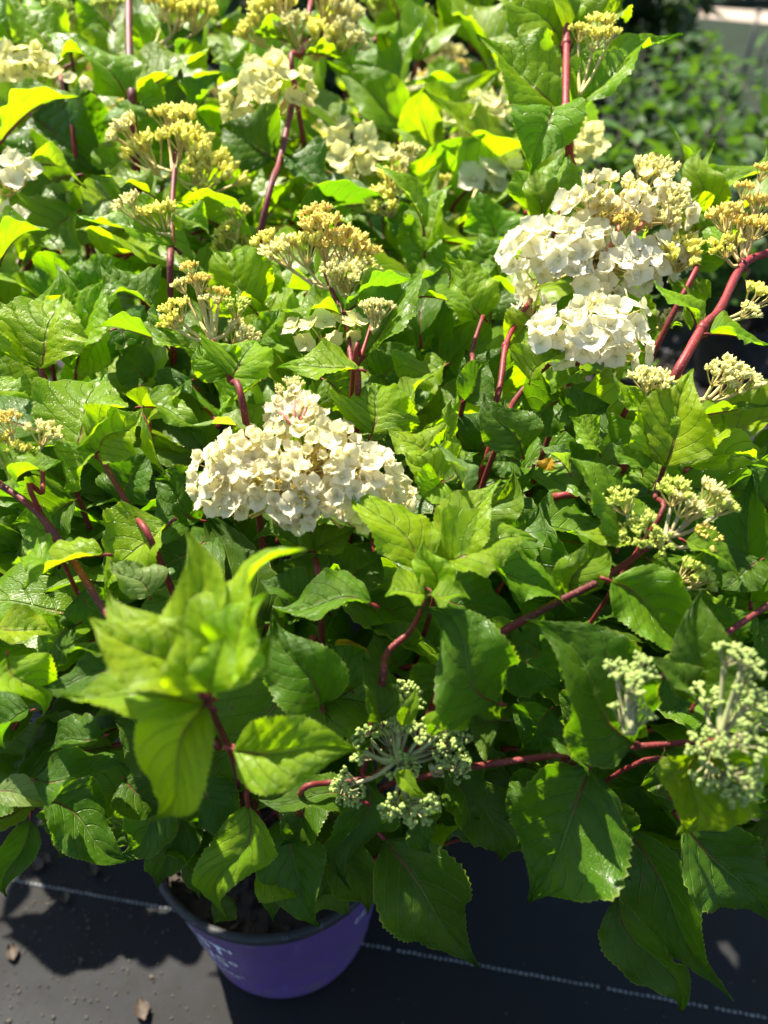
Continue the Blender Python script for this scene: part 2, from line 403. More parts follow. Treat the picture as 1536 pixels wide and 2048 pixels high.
def floret_mesh(seed, open_=1.0):
    r = random.Random(seed); V = []; Fc = []; UV = []; MI = []
    n = 4 if r.random() < .85 else 5
    a0 = r.uniform(0, 6.28)
    for k in range(n):
        L = r.uniform(.82, 1.08)
        tilt = (1 - open_) * 1.15 + r.uniform(-.12, .15)
        vs, fs, uv = sepal(L, L * r.uniform(.85, 1.05), r.uniform(.15, .85), a0 + k * 6.283 / n + r.uniform(-.12, .12), tilt, r.uniform(-1, 1), None, r)
        dz = .03 * (k % 2)
        b0 = len(V); V += [(x, y, z + dz) for x, y, z in vs]; Fc += [tuple(b0 + i for i in f) for f in fs]; UV += uv; MI += [0] * len(fs)
    mb = MB(); mb.blob(Vector((0, 0, .03)), Vector((0, 0, 1)), [(0, 0), (.05, .09), (.13, .08), (.17, 0)], 6)
    mb.tube([Vector((0, 0, .05)), Vector((.05, 0, -.5)), Vector((0, .05, -1.2))], [.035, .04, .05], 4, 1)
    b0 = len(V); V += mb.v; Fc += [tuple(b0 + i for i in f) for f in mb.f]; UV += [(.1, .5)] * len(mb.v); MI += [1 + i for i in mb.m]
    return mesh('floret', V, Fc, [M_SEPAL, M_BUD, M_STALK], MI, True, UV)
FLO = [floret_mesh(i, R.uniform(.8, 1.05)) for i in range(8)]
FLOC = [floret_mesh(50 + i, R.uniform(.25, .6)) for i in range(5)]

def brush_mesh(seed, stalk=None):          # dome of upright narrow yellow buds on fanned stalks
    r = random.Random(seed); mb = MB(); O = Vector((0, 0, -1.15))
    subs = []
    for i in range(9):
        a = i * 2.4 + r.uniform(-.3, .3); q = math.sqrt((i + .4) / 9) * .85
        subs.append(Vector((q * math.cos(a), q * math.sin(a), -.35 + .25 * (1 - q * q) + r.uniform(-.08, .08))))
    for s in subs:
        mb.tube([O, O.lerp(s, .5) + Vector((0, 0, -.08)), s], [.07, .05, .045], 4, 1, False)
        for k in range(11):
            d = Vector((s.x * .7 + r.gauss(0, .28), s.y * .7 + r.gauss(0, .28), 1.0)).normalized()
            L = r.uniform(.16, .40); b = s + d * L
            mb.tube([s, b], [.028, .03], 3, 1, False)
            if r.random() < .30:            # half-open floret: narrow pointed sepals
                for j in range(4):
                    e = (d + (d.orthogonal().normalized() * math.cos(j * 1.57) + d.cross(d.orthogonal().normalized()) * math.sin(j * 1.57)) * .55).normalized()
                    l = r.uniform(.28, .42); sd_ = e.cross(d).normalized() * l * .3
                    mb.add([b, b + e*l*.55 + sd_, b + e*l*1.0, b + e*l*.55 - sd_], [(0, 1, 2), (0, 2, 3)], 0)
            else:
                h = r.uniform(.30, .50); w_ = r.uniform(.065, .10)
                mb.blob(b, d, [(-.02, 0), (.06, w_ * .9), (h * .7, w_), (h, 0)], 5, 0)
    return mb.mesh('bud_cluster', [M_BUD, stalk or M_STALK])
BRUSH = [brush_mesh(i) for i in range(5)]
def round_mesh(seed):                       # young head: beads on short green stalks
    r = random.Random(seed); mb = MB(); O = Vector((0, 0, -1.1))
    subs = []
    for i in range(8):
        a = i * 2.4 + r.uniform(-.3, .3); q = math.sqrt((i + .4) / 8) * .8
        subs.append(Vector((q * math.cos(a), q * math.sin(a), -.2 + .3 * (1 - q * q) + r.uniform(-.1, .1))))
    for s in subs:
        mb.tube([O, O.lerp(s, .5) + Vector((0, 0, -.05)), s], [.07, .055, .05], 4, 1, False)
        for k in range(7):
            d = Vector((s.x * .8 + r.gauss(0, .6), s.y * .8 + r.gauss(0, .6), .8)).normalized()
            b = s + d * r.uniform(.06, .26); w_ = r.uniform(.10, .15)
            mb.tube([s, b], [.035, .03], 3, 1, False)
            e = w_ * r.uniform(1.9, 2.6)
            mb.blob(b, d, [(-.01, 0), (e * .18, w_ * .75), (e * .5, w_), (e * .82, w_ * .72), (e, 0)], 6, 0)
    return mb.mesh('bud_cluster', [M_BUD, M_GSTALK])
ROUND = [round_mesh(30 + i) for i in range(4)]

# ------------------------------------------------------------------ ground, cloth, road
g = mesh('ground', [(-120, -20, -.004), (120, -20, -.004), (120, 200, -.004), (-120, 200, -.004)], [(0, 1, 2, 3)], [M_EARTH], smooth=False)
tag(link('ground', g), kind='structure')
def cloth():
    nx, ny = 90, 110; x = np.linspace(-3.2, 4.2, nx); y = np.linspace(-.8, 7.5, ny); r = np.random.RandomState(3)
    ph = r.uniform(0, 6.28, 8); fr = r.uniform(1.5, 9, (8, 2)) * r.choice([-1, 1], (8, 2))
    vs = []
    for yy in y:
        for xx in x:
            z = .004 + .0016 * sum(math.sin(fr[k, 0] * xx + fr[k, 1] * yy + ph[k]) + 1 for k in range(8)) / 8 * 2
            vs.append((xx, yy, z))
    fs = [(j*nx+i, j*nx+i+1, (j+1)*nx+i+1, (j+1)*nx+i) for j in range(ny-1) for i in range(nx-1)]
    return mesh('ground_cloth', vs, fs, [M_CLOTH])
cl = tag(link('ground_cloth', cloth()), kind='structure')
# white stitched marker line woven in the cloth
A_, B_ = ground(150, 1789), ground(1500, 2036)
dr = (B_ - A_).normalized(); nn = Vector((-dr.y, dr.x, 0)); mb = MB(); s = -1.6
while s < 2.2:
    l = R.uniform(.0035, .005); c = A_ + dr * s + nn * R.uniform(-.0005, .0005); h = .0016
    if R.random() < .93:
        q = [c - dr*l/2 - nn*h, c + dr*l/2 - nn*h, c + dr*l/2 + nn*h, c - dr*l/2 + nn*h]
        z0, z1 = .0078, .0092
        mb.add([(p.x, p.y, z0) for p in q] + [(p.x, p.y, z1) for p in q], [(4, 5, 6, 7), (0, 1, 5, 4), (1, 2, 6, 5), (2, 3, 7, 6), (3, 0, 4, 7)])
    s += .0068
tag(link('stitch_line', mb.mesh('stitch_line', [M_THREAD], False), cl), kind='stuff')
ra, rb = ground(1180, 14), ground(1560, 50); rd = (rb - ra).normalized(); rn = Vector((-rd.y, rd.x, 0))
if rn.y < 0: rn = -rn
e0, e1 = ra - rd * 45, rb + rd * 25
rv = [e0, e1, e1 + rn * 3.2, e0 + rn * 3.2]
tag(link('road', mesh('road', [(p.x, p.y, .006) for p in rv], [(0, 1, 2, 3)], [M_ROAD], smooth=False)), kind='structure')

# ------------------------------------------------------------------ pots
def lathe(prof, n, mats, mi=None):
    vs = []; fs = []; ms = []
    for h, r in prof:
        for j in range(n):
            a = 2 * math.pi * j / n; vs.append((r * math.cos(a), r * math.sin(a), h))
    for i in range(len(prof) - 1):
        for j in range(n):
            fs.append((i*n+j, i*n+(j+1) % n, (i+1)*n+(j+1) % n, (i+1)*n+j)); ms.append(mi[i] if mi else 0)
    return vs, fs, ms
def pot(name, loc, body_mat, label, group=None, text=False, s=1.0):
    H = .24; o = empty(name, loc); tag(o, label, 'pot', group)
    prof = [(.001, 0.0005), (.001, .088), (.006, .098), (.02, .107), (.035, .110), (H - .035, .134), (H - .032, .1365), (H - .022, .1375)]
    v, f, m = lathe(prof, 64, None); link('pot_body', mesh('pot_body', [(x*s, y*s, z*s) for x, y, z in v], f, [body_mat]), o, Matrix.Translation(loc))
    rim = [(H - .0235, .1380), (H - .018, .1400), (H - .012, .1425), (H - .008, .1405), (H - .004, .1445), (H, .1440), (H, .1370), (H - .006, .1350), (H - .05, .1310), (H - .10, .124)]
    v, f, m = lathe(rim, 64, None); link('pot_rim', mesh('pot_rim', [(x*s, y*s, z*s) for x, y, z in v], f, [M_BLACK]), o, Matrix.Translation(loc))
    # soil with bark chips
    r = random.Random(int(loc[0] * 1000) + 5); mb = MB(); n = 40
    rings = [0, .04, .08, .11, .1325]; vs = [(0, 0, H - .035)]; fs = []
    for k, q in enumerate(rings[1:]):
        for j in range(n):
            a = 6.2832 * j / n; vs.append((q * math.cos(a), q * math.sin(a), H - .04 + r.uniform(-.004, .005)))
    for j in range(n): fs.append((0, 1 + j, 1 + (j+1) % n))
    for k in range(len(rings) - 2):
        for j in range(n):
            a = 1 + k*n + j; b = 1 + k*n + (j+1) % n; fs.append((a, a + n, b + n, b))
    mb.add(vs, fs)
    for k in range(260):
        a = r.uniform(0, 6.28); q = .128 * math.sqrt(r.random()); c = Vector((q * math.cos(a), q * math.sin(a), H - .034))
        ax = Vector((r.gauss(0, 1), r.gauss(0, 1), r.gauss(0, .35))).normalized(); l = r.uniform(.006, .016)
        mb.blob(c - ax * l / 2, ax, [(0, 0), (l * .15, l * .2), (l * .8, l * .24), (l, 0)], 4, 0)
    link('potting_mix', mesh('potting_mix', [(x*s, y*s, z*s) for x, y, z in mb.v], mb.f, [M_SOIL], smooth=False), o, Matrix.Translation(loc))
    if text: pot_print(o, loc)
    return o
def pot_print(o, loc):
    def word(txt, size, ang_right, h, bold=0.0):
        cu = bpy.data.curves.new('txt', 'FONT'); cu.body = txt; cu.size = size; cu.align_x = 'RIGHT'; cu.extrude = 0.0; cu.offset = bold; cu.resolution_u = 3
        ob = bpy.data.objects.new('txt', cu); col.objects.link(ob); bpy.context.view_layer.update()
        me = bpy.data.meshes.new_from_object(ob.evaluated_get(bpy.context.evaluated_depsgraph_get()))
        bpy.data.objects.remove(ob); bpy.data.curves.remove(cu)
        for v in me.vertices:
            z = h + v.co.y; r = .110 + (z - .035) * (.024 / .17) + .0009
            a = ang_right + v.co.x / r
            v.co = (r * math.cos(a), r * math.sin(a), z)
        me.materials.clear(); me.materials.append(M_PRINT)
        me.name = 'lettering'; link('lettering', me, o, Matrix.Translation(loc))
    A = math.radians(-106)
    word("FIRST'", .040, A, .150, .0006); word("EDITIONS\u00b0", .040, A, .108, .0006); word("quality plants\u00b0", .020, A, .078)
    word("EDITIONS", .020, math.radians(-4), .158); 
HP = Vector((-.127, .525, .006)); LP = Vector((-.40, .80, .006)); CP = Vector((.11, 1.02, .006))
pot('plant_pot', HP, M_PURPLE, 'purple plastic pot with dark ribbed rim and pale lettering, under the white hydrangea', text=True)
pot('plant_pot', LP, M_PURPLE, 'shaded purple pot partly hidden by low dark leaves, beside the lettered pot')
pot('plant_pot', CP, M_BLACK, 'black pot hidden behind the large white flowering hydrangea')

# ------------------------------------------------------------------ hydrangea shrubs
GR = 'potted panicle hydrangeas'
def shrub(loc, label): return tag(empty('hydrangea_shrub', loc), label, 'shrub', GR)
SH = {'H': (shrub(HP + Vector((0, 0, .21)), 'large hydrangea with cream white flower heads growing in the lettered purple pot'), HP),
      'L': (shrub(LP + Vector((0, 0, .21)), 'hydrangea with tall red stem and yellow bud clusters rising behind the lettered pot'), LP),
      'C': (shrub(CP + Vector((0, 0, .21)), 'hydrangea with half open creamy heads on slender stems behind the big white flowers'), CP)}
def owner(p):
    if p.y < .66 or (p.y < .74 and p.x > -.12): return 'H'
    return 'L' if p.x < -.10 else 'C'
NCODE = {'u': (0, .75, .65), 'c': (0, .2, 1), 'l': (-.65, .4, .7), 'r': (.65, .4, .7), 'k': (0, 1, .25), 'b': (0, .35, -.95),
         'L': (-.9, .3, .35), 'R': (.9, .3, .35), 'v': (-.35, .55, .75), 'w': (.35, .55, .75)}
seed = [1000]
def leaf(bx, by, tx, ty, wpx, n='u', tn='g', off=0, dd=0, bend=None, **k):
    seed[0] += 1; r = random.Random(seed[0])
    d0 = D((by + ty) / 2) + off / 100
    # depth difference along the leaf so that the tip falls away from the viewer's surface naturally
    B = pt(bx, by, d0 - dd / 200); T = pt(tx, ty, d0 + dd / 200)
    L = (T - B).length; W = (1.12 if by < 1500 else .92) * wpx * d0 / F; asp = W / L
    x, y, z = frame(T - B, camv(NCODE[n]) + Vector((r.uniform(-.18, .18), r.uniform(-.12, .12), r.uniform(-.1, .1))))
    big = wpx * L / .1
    me = make_leaf(seed[0], asp, bend=r.uniform(.3, 1.3) if bend is None else bend + .25, fold=k.get('fold', r.uniform(.2, .75)),
                   wave=k.get('wave', r.uniform(.25, .6)), tipc=k.get('tipc', r.uniform(-1.0, .35)), twist=k.get('twist', r.uniform(0, .5)),
                   side=r.uniform(-.24, .24), cup=k.get('cup', 0), pet=k.get('pet', .1))
    own = k.get('own') or owner((B + T) / 2)
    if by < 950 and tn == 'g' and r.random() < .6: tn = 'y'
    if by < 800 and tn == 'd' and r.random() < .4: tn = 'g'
    if tn == 'g' and by > 1330: tn = 'd'          # mature low leaves are darker; the tint also paints in deeper shade
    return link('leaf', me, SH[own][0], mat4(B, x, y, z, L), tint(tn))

LEAVES = [
 # --- upper left tall shoot
 (252,195,95,75,120,'w','y',-4,0), (110,110,10,-15,110,'u','g',-2), (276,195,425,95,125,'v','y',-4,0), (268,200,330,250,80,'c','g',-1), (360,150,408,58,80,'u','d',4), (262,210,330,300,110,'c','d',6),
 (0,282,182,182,85,'u','g',-2), (60,325,172,378,60,'k','y',0), (300,388,197,352,62,'u','y',-2), (225,402,155,428,75,'c','p',4),
 (345,492,150,432,95,'u','g',-2), (345,418,418,472,70,'u','g',-1), (0,522,100,462,85,'u','y',-2,0,.9), (150,350,10,425,150,'c','d',8),
 (150,425,50,525,140,'c','d',8), (70,235,215,355,165,'c','d',7), (395,215,445,150,90,'u','d',6), (30,90,-40,10,90,'u','g',3),
 (110,60,60,-30,80,'u','y',4), (330,60,440,20,70,'c','g',5), (215,60,160,-20,80,'c','g',5), (300,130,350,20,80,'c','y',6),
 (0,190,-60,260,120,'c','d',5), (190,300,120,220,110,'c','d',9), (240,350,190,290,60,'u','y',3),
 # --- top centre
 (548,318,440,255,130,'c','d',2), (568,322,672,402,95,'u','d',4), (600,108,498,55,85,'u','g',2), (612,108,705,140,70,'u','y',2),
 (785,108,742,30,75,'c','v',25), (785,108,858,35,80,'c','v',25), (780,110,800,10,70,'c','y',27), (848,455,750,332,75,'r','v',0), (850,500,905,375,95,'l','y',4),
 (990,480,955,380,100,'c','d',12), (700,420,640,470,80,'u','g',6), (730,200,680,140,70,'u','g',25), (900,180,850,130,70,'c','y',45), (830,250,880,190,80,'u','g',35),
 (940,170,880,220,80,'u','g',30), (600,400,650,330,80,'u','g',12), (820,480,760,440,70,'u','g',8), (450,420,520,330,90,'c','g',12), (430,380,480,470,80,'c','d',8),
 (990,130,960,200,80,'u','y',25), (470,140,430,90,70,'u','g',9), (1010,140,960,90,70,'u','y',25), (720,260,780,200,70,'u','g',30),
 # --- top right shoot
 (1122,90,982,-5,125,'c','y',-14), (1145,88,1242,-10,120,'c','y',-14), (1130,85,1085,5,95,'c','y',-13), (1116,218,950,72,150,'c','y',-13), 
 (1150,215,1366,68,120,'u','g',-13), (1105,220,1062,352,120,'c','d',-11), (1090,435,1142,300,120,'v','y',-6), (1085,440,1060,330,60,'c','y',-5),
 (1392,432,1330,232,62,'R','v',-4), (1402,425,1532,288,70,'u','v',-4), (1396,440,1405,300,70,'c','v',-4), (1400,440,1432,275,45,'L','v',-4), (1395,470,1465,430,80,'c','y',-3),
 (1390,460,1340,400,90,'c','v',-3), (1420,500,1500,480,60,'u','g',-3), (1000,560,960,470,100,'c','d',6), (1385,540,1440,470,70,'c','y',0),
 # --- left middle
 (82,738,112,532,120,'c','y',2), (85,738,130,585,160,'c','v',-1,2), (76,735,-10,590,110,'r','v',-1), (150,738,222,556,140,'v','y',2), (110,660,130,580,70,'L','v',0),
 (150,905,215,735,165,'u','g',-3,4,.5), (-20,775,72,805,75,'u','y',0), (200,905,285,818,120,'w','y',-4), (192,905,120,985,90,'u','g',-2), (285,812,412,852,85,'u','y',-3), (300,850,365,772,80,'v','y',-2),
 (500,862,386,852,60,'k','p',-3), (285,830,342,955,60,'L','g',-2), (300,612,198,522,95,'u','g',-1), (440,738,298,640,95,'u','g',-1), (345,690,300,590,60,'L','g',-2),
 (465,754,515,690,140,'c','y',-4,2), (455,752,400,690,90,'c','y',-4), (512,625,422,500,130,'c','v',2), (330,690,190,655,55,'k','y',0), (20,968,125,925,95,'u','g',-4), (0,930,90,880,70,'c','v',-3),
 (220,660,160,770,110,'u','g',5), (230,640,290,740,110,'c','d',7), (200,600,260,520,110,'c','d',7), (100,600,160,500,110,'c','d',7), (150,1000,60,1060,120,'c','d',5), (240,1000,300,900,120,'c','d',6), (400,1040,300,960,130,'c','d',5),
 (520,760,440,830,100,'u','g',4), (540,900,470,800,120,'u','y',4), (590,840,660,790,90,'c','d',6), (20,700,-20,650,80,'c','d',4), (300,760,230,700,80,'c','d',5), (380,760,330,820,90,'u','d',6),
 # --- centre
 (690,622,825,548,85,'k','g',-3), (725,714,890,532,120,'v','g',-1,2), (850,592,948,640,60,'u','y',-1), (680,628,562,622,75,'u','y',-2), (716,738,552,738,95,'u','y',-4),
 (966,634,884,520,105,'c','g',1), (890,730,800,792,100,'u','g',1), (742,868,768,778,140,'c','y',-1,2), (800,835,868,752,60,'v','v',-2), (880,918,902,798,72,'r','v',-2), (872,922,772,858,100,'u','v',-2),
 (880,962,810,905,90,'u','v',-3), (884,965,960,905,90,'u','g',1), (880,965,845,1000,80,'c','y',-3), (935,988,868,884,60,'R','p',-5), (980,640,1000,560,90,'c','d',3), (990,780,930,700,110,'c','d',6), (960,900,1010,800,110,'c','d',5), (1040,920,960,930,80,'c','d',4),
 (500,560,560,500,110,'c','y',2), (540,620,470,560,90,'u','g',3), (640,600,560,560,90,'u','g',4), (870,480,820,560,110,'c','d',9), (760,760,830,690,100,'c','d',8), (660,790,600,700,120,'c','d',7), (650,760,730,840,100,'c','d',6),
 (520,690,560,620,80,'u','g',2), (1045,905,968,785,95,'c','d',-1), (930,800,985,720,70,'c','d',0), (930,560,960,480,90,'c','g',6),
 # --- right middle
 (1396,656,1308,560,80,'u','y',-6), (1420,666,1540,690,80,'u','y',-6), (1290,845,1228,745,85,'w','y',-4), (1330,932,1388,742,140,'v','v',-4), (1302,912,1254,775,90,'r','v',-4), (1370,932,1445,828,90,'v','v',-3), (1380,935,1535,885,85,'u','v',-1),
 (1140,945,1078,884,52,'R','p',-2), (1200,905,1138,832,80,'u','y',0), (1238,1085,1138,922,130,'w','g',-3,2,.8), (1285,945,1225,885,60,'u','g',-2), (1400,832,1538,812,60,'k','g',-4), (1125,800,1028,862,110,'c','d',4), (1130,860,1220,810,120,'c','d',4),
 (1060,760,1130,700,80,'u','y',-2), (1160,740,1100,790,70,'u','y',0), (1500,1200,1505,945,120,'l','d',3), (1300,980,1340,900,110,'u','g',2), (1540,1010,1490,930,80,'c','d',2), (1240,760,1190,700,80,'u','g',1),
 (1180,960,1240,1010,70,'u','g',2), (1090,940,1105,915,30,'u','o',2), (1330,640,1290,700,100,'u','g',3), (1060,640,1010,700,90,'c','g',3), (1000,860,1060,800,70,'u','g',4), (1400,560,1350,600,80,'u','y',2),
 # --- near soft shoot lower left
 (402,1365,365,1052,135,'c','v',-11,0,.3), (388,1372,182,1238,150,'w','v',-11,0,.4), (424,1372,615,1103,140,'v','v',-11,0,.4), (430,1385,545,1265,130,'v','v',-10,0,.5), (405,1410,122,1390,140,'u','y',-9,0,.5), (412,1412,296,1645,130,'c','v',-11,0,.8),
 (470,1500,724,1502,165,'c','y',-7,0,.7), (395,1370,215,1170,110,'w','v',-10,2,.3), (425,1380,540,1180,120,'v','v',-12,0,.3), (400,1385,330,1250,90,'c','v',-13,0,.3), (418,1385,450,1260,80,'c','v',-13,0,.3),
 # --- left lower
 (205,1108,48,1180,95,'u','y',-2), (105,1130,25,1130,90,'k','y',-3), (335,1048,216,1195,125,'u','y',1,0,.4), (-5,1260,116,1266,72,'u','v',-1), (15,1315,85,1432,100,'u','y',-1), (240,1352,88,1372,85,'u','d',-1), (220,1305,112,1290,52,'k','g',-1), (205,1472,95,1505,90,'u','d',1),
 (110,1060,20,1050,90,'c','g',1), (300,1190,220,1120,80,'u','p',-1), (60,1420,-20,1480,120,'u','g',2), (150,1250,60,1330,90,'c','d',5), (330,1480,230,1440,110,'c','d',4), (160,1190,230,1260,100,'c','d',5),
 # --- centre lower
 (842,1142,698,968,125,'w','v',-3,2,.6), (872,1175,850,1080,70,'c','v',-4), (892,1132,1004,962,120,'v','v',-3,0,.5), (902,1122,1074,1085,130,'u','y',-3), (935,1075,1022,935,110,'c','g',0), (846,1190,772,1196,80,'u','v',-4), (862,1190,940,1200,60,'u','v',-4), (960,1130,1150,1225,110,'u','g',-1),
 (626,1102,508,1082,80,'u','g',1), (632,1102,714,1055,80,'u','g',1), (640,1180,560,1120,110,'c','d',3), (740,1205,545,1215,105,'u','g',-2), (642,1408,545,1228,125,'c','g',-1,0,.5), (992,1405,836,1212,165,'c','g',-2,-1,.5), (862,1180,1042,1265,120,'u','d',-1), (765,1442,722,1308,85,'w','g',-1),
 (600,1200,520,1160,70,'u','d',1), (700,1380,640,1290,120,'c','d',4), (800,1330,740,1250,110,'c','d',7), (1000,1440,900,1420,120,'c','d',3), (720,1290,692,1350,70,'c','o',9), (1030,1300,1120,1380,130,'c','d',4), (900,1340,830,1440,110,'c','d',5), (700,1160,760,1100,100,'c','d',6), (1000,1100,1080,1010,110,'c','d',4),
 # --- right lower
 (1282,1092,1148,1060,75,'u','y',-2), (1140,1192,1182,1058,95,'w','g',-1), (1262,1482,1048,1238,190,'v','d',-3,-2,.6), (1222,1162,1405,1290,130,'v','g',-1), (1390,1405,1402,1178,130,'c','g',-4), (1392,1392,1288,1312,62,'u','g',-5), (1372,1082,1480,1162,75,'u','y',-3),
 (1175,1535,1078,1468,100,'u','d',-1), (1178,1542,1058,1798,265,'c','g',-3,0,.6), (1250,1650,1468,2002,165,'l','d',2,0,.5), (1235,1790,1356,2018,130,'l','d',4,0,.4), (1368,1648,1560,1860,190,'c','d',1,0,.5), (1402,1498,1346,1675,150,'c','y',-7,0,.6), (1430,1500,1540,1640,130,'c','y',-7),
 (1330,1180,1250,1260,100,'c','d',3), (1480,1290,1420,1200,90,'c','g',2), (1500,1250,1540,1340,100,'c','d',3), (1330,1500,1390,1600,140,'c','d',3), (1200,1400,1130,1480,120,'c','d',5), (1100,1420,1040,1500,120,'c','d',4), (1080,1300,1000,1270,90,'u','d',2), (1330,1330,1420,1400,130,'c','d',4), (1520,1120,1440,1180,90,'u','d',2), (1300,1120,1370,1180,80,'u','g',1),
 # --- bottom
 (-10,1582,112,1606,68,'u','p',-1), (70,1560,260,1543,110,'u','d',0), (90,1600,275,1718,135,'u','d',1), (60,1640,15,1792,75,'c','d',2), (345,1600,245,1705,120,'c','d',1), (330,1680,455,1735,110,'u','d',2), (495,1610,458,1842,145,'c','y',-1,0,.5), (560,1640,640,1848,155,'c','d',1,0,.4),
 (520,1740,598,1802,90,'u','y',0,0,1.2), (770,1680,962,1938,185,'c','g',-2,0,.5), (720,1600,515,1600,95,'u','g',0), (830,1640,862,1706,70,'c','g',-3), (730,1560,700,1780,130,'c','d',2), (960,1560,1000,1720,130,'c','d',3), (900,1560,960,1640,150,'u','d',1), (650,1560,560,1690,120,'c','d',3), (880,1600,800,1640,90,'u','d',0),
 (400,1560,470,1680,130,'c','d',3), (370,1620,318,1772,110,'c','d',2), (420,1660,400,1800,100,'c','d',2), (590,1690,548,1842,110,'c','g',1), (690,1680,735,1830,110,'c','d',2), (300,1600,215,1730,110,'c','d',2), (150,1600,110,1720,100,'c','d',2), (250,1560,330,1640,120,'u','d',2), (30,1560,-30,1640,120,'u','d',2), (1180,1600,1260,1760,120,'c','d',4), (1090,1560,1010,1640,110,'c','d',3), (690,1700,640,1790,80,'c','d',4), (1470,1560,1540,1580,110,'u','d',1), (470,1800,430,1850,60,'u','g',1), (640,1760,700,1830,90,'c','d',5),
]
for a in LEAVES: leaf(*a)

# ------------------------------------------------------------------ stems
def stem(pts, r0, r1, mat=None, off=0, root=True, own=None):
    """pts: photo pixels from the tip down; radii in photo pixels"""
    P = [pt(p[0], p[1], D(p[1]) + (p[2] if len(p) > 2 else off) / 100) for p in pts]
    k = own or owner(P[len(P) // 2]); sh, pl = SH[k]
    n = len(P); ds = [D(p[1]) for p in pts]
    rad = [.62 * (r0 + (r1 - r0) * i / max(1, n - 1)) * ds[i] / F for i in range(n)]
    if root:
        rr = random.Random(int(abs(P[0].x * 9999)))
        S = pl + Vector((rr.uniform(-.05, .05), rr.uniform(-.05, .05), .20))
        last = P[-1]; m1 = last.lerp(S, .45); m1.x += (last.x - S.x) * .18; m1.y += (last.y - S.y) * .18
        P += [m1, S]; rad += [rad[-1] * 1.05, rad[-1] * 1.15]
    sp = spline(P, 6); ri = np.interp(np.linspace(0, len(P) - 1, len(sp)), range(len(P)), rad)
    ri = [q * (1 + .06 * math.sin(i * 1.7)) for i, q in enumerate(ri)]
    mb = MB(); mb.tube(sp, ri, 9)
    return link('stem', mb.mesh('stem', [mat or M_STEM]), sh)
def node(x, y, rpx, off=0, mat=None):      # swollen red joint where a leaf pair meets the stem
    p = pt(x, y, D(y) + off / 100); r = .52 * rpx * D(y) / F; mb = MB()
    mb.blob(p - UP * r * 1.5, UP, [(0, 0), (r * .3, r * .7), (r * 1.1, r * .85), (r * 1.6, r), (r * 2.2, r * .75), (r * 3, 0)], 10)
    link('stem_joint', mb.mesh('stem_joint', [mat or M_PINK]), SH[owner(p)][0])
STEMS = [
 ([(258,-60),(258,60),(262,195),(266,245)], 11, 14, None, 0), ([(585,205),(560,320),(522,460)], 10, 11, None, 1), ([(622,0),(605,105),(590,180)], 7, 9, M_PINK, 2),
 ([(1133,-10),(1133,90),(1132,225),(1138,305,-9),(1120,440,4)], 8, 14, M_PINK, -14), ([(352,300),(345,400),(343,490),(341,585)], 8, 11, None, 0), ([(422,685),(460,758),(492,845)], 8, 11, None, -3),
 ([(648,540),(665,585),(690,640),(703,730),(715,810)], 7, 10, None, -1), ([(742,650),(722,712),(706,745)], 5, 7, M_PINK, -2),
 ([(1545,502),(1486,530),(1440,618),(1405,656),(1350,752,-5),(1280,870,3)], 11, 16, M_PINK, -6), ([(-10,962),(70,1020),(140,1112),(205,1215),(270,1310)], 11, 13, None, -2),
 ([(195,905),(230,965),(268,1030),(320,1120)], 8, 11, None, 0), ([(1345,1058),(1215,1152),(1110,1206),(1000,1266),(900,1330)], 10, 15, None, -1),
 ([(1062,600,3),(1035,640,2),(1012,690),(1000,772),(978,852,3),(960,950,6)], 9, 11, M_PINK, 1), ([(966,632),(944,702),(930,790)], 7, 9, None, 2), ([(852,1200),(820,1262),(772,1310),(758,1390)], 9, 13, None, 0),
 ([(795,1510),(740,1555),(660,1565),(600,1590)], 8, 10, None, 0), ([(1440,1480),(1330,1488),(1190,1500),(1100,1512),(980,1528),(860,1550,2),(760,1580,5)], 9, 12, None, -1), ([(1540,1208),(1460,1262),(1370,1330),(1250,1400)], 10, 13, None, 1),
 ([(408,1385,-9),(432,1440,-5),(470,1530,3),(490,1640,8)], 10, 10, None, -8), ([(82,735),(95,800),(120,900)], 8, 10, None, 1), ([(620,1000),(625,1060),(628,1110),(640,1200)], 9, 11, None, 2),
 ([(785,105),(766,180),(760,240)], 9, 10, None, 25), ([(1175,1540),(1190,1500),(1200,1480)], 8, 9, None, -1), ([(85,930),(85,985),(78,1020)], 7, 8, M_PINK, -2), ([(880,960),(905,1010),(900,1080)], 8, 9, None, 0),
 ([(1330,930),(1310,990),(1290,1080)], 8, 9, None, 0), ([(1395,440),(1390,520),(1350,620)], 8, 9, M_PINK, -2), ([(1230,560),(1200,640),(1140,760)], 9, 10, None, 1), ([(1190,690),(1110,720),(1030,800),(990,900)], 8, 10, None, 2),
 ([(495,1615),(492,1560),(470,1500)], 6, 6, M_STEM, 0), ([(980,300),(960,370),(940,450)], 7, 8, M_STALK, 18), ([(700,400),(690,440),(670,520)], 6, 8, None, 14), ([(1370,1640),(1340,1590),(1290,1520)], 6, 8, None, 0),
 ([(120,150),(130,200),(150,300)], 6, 8, M_PINK, 6), ([(100,120),(110,60),(140,90)], 5, 6, None, 8),
]
for s_ in STEMS: stem(s_[0], s_[1], s_[2], s_[3], s_[4])
for x, y, r, o in ((262,195,20,0),(1132,222,24,-14),(1133,88,18,-14),(460,755,15,-3),(1405,658,22,-6),(1486,530,18,-6),(425,690,14,-3),(560,320,14,1),(195,908,15,0),(1215,1155,18,-1),(1010,692,15,1),(408,1392,18,-8),(75,1018,16,-2),(82,737,13,1),(705,735,13,-2)):
    node(x, y, r, o)

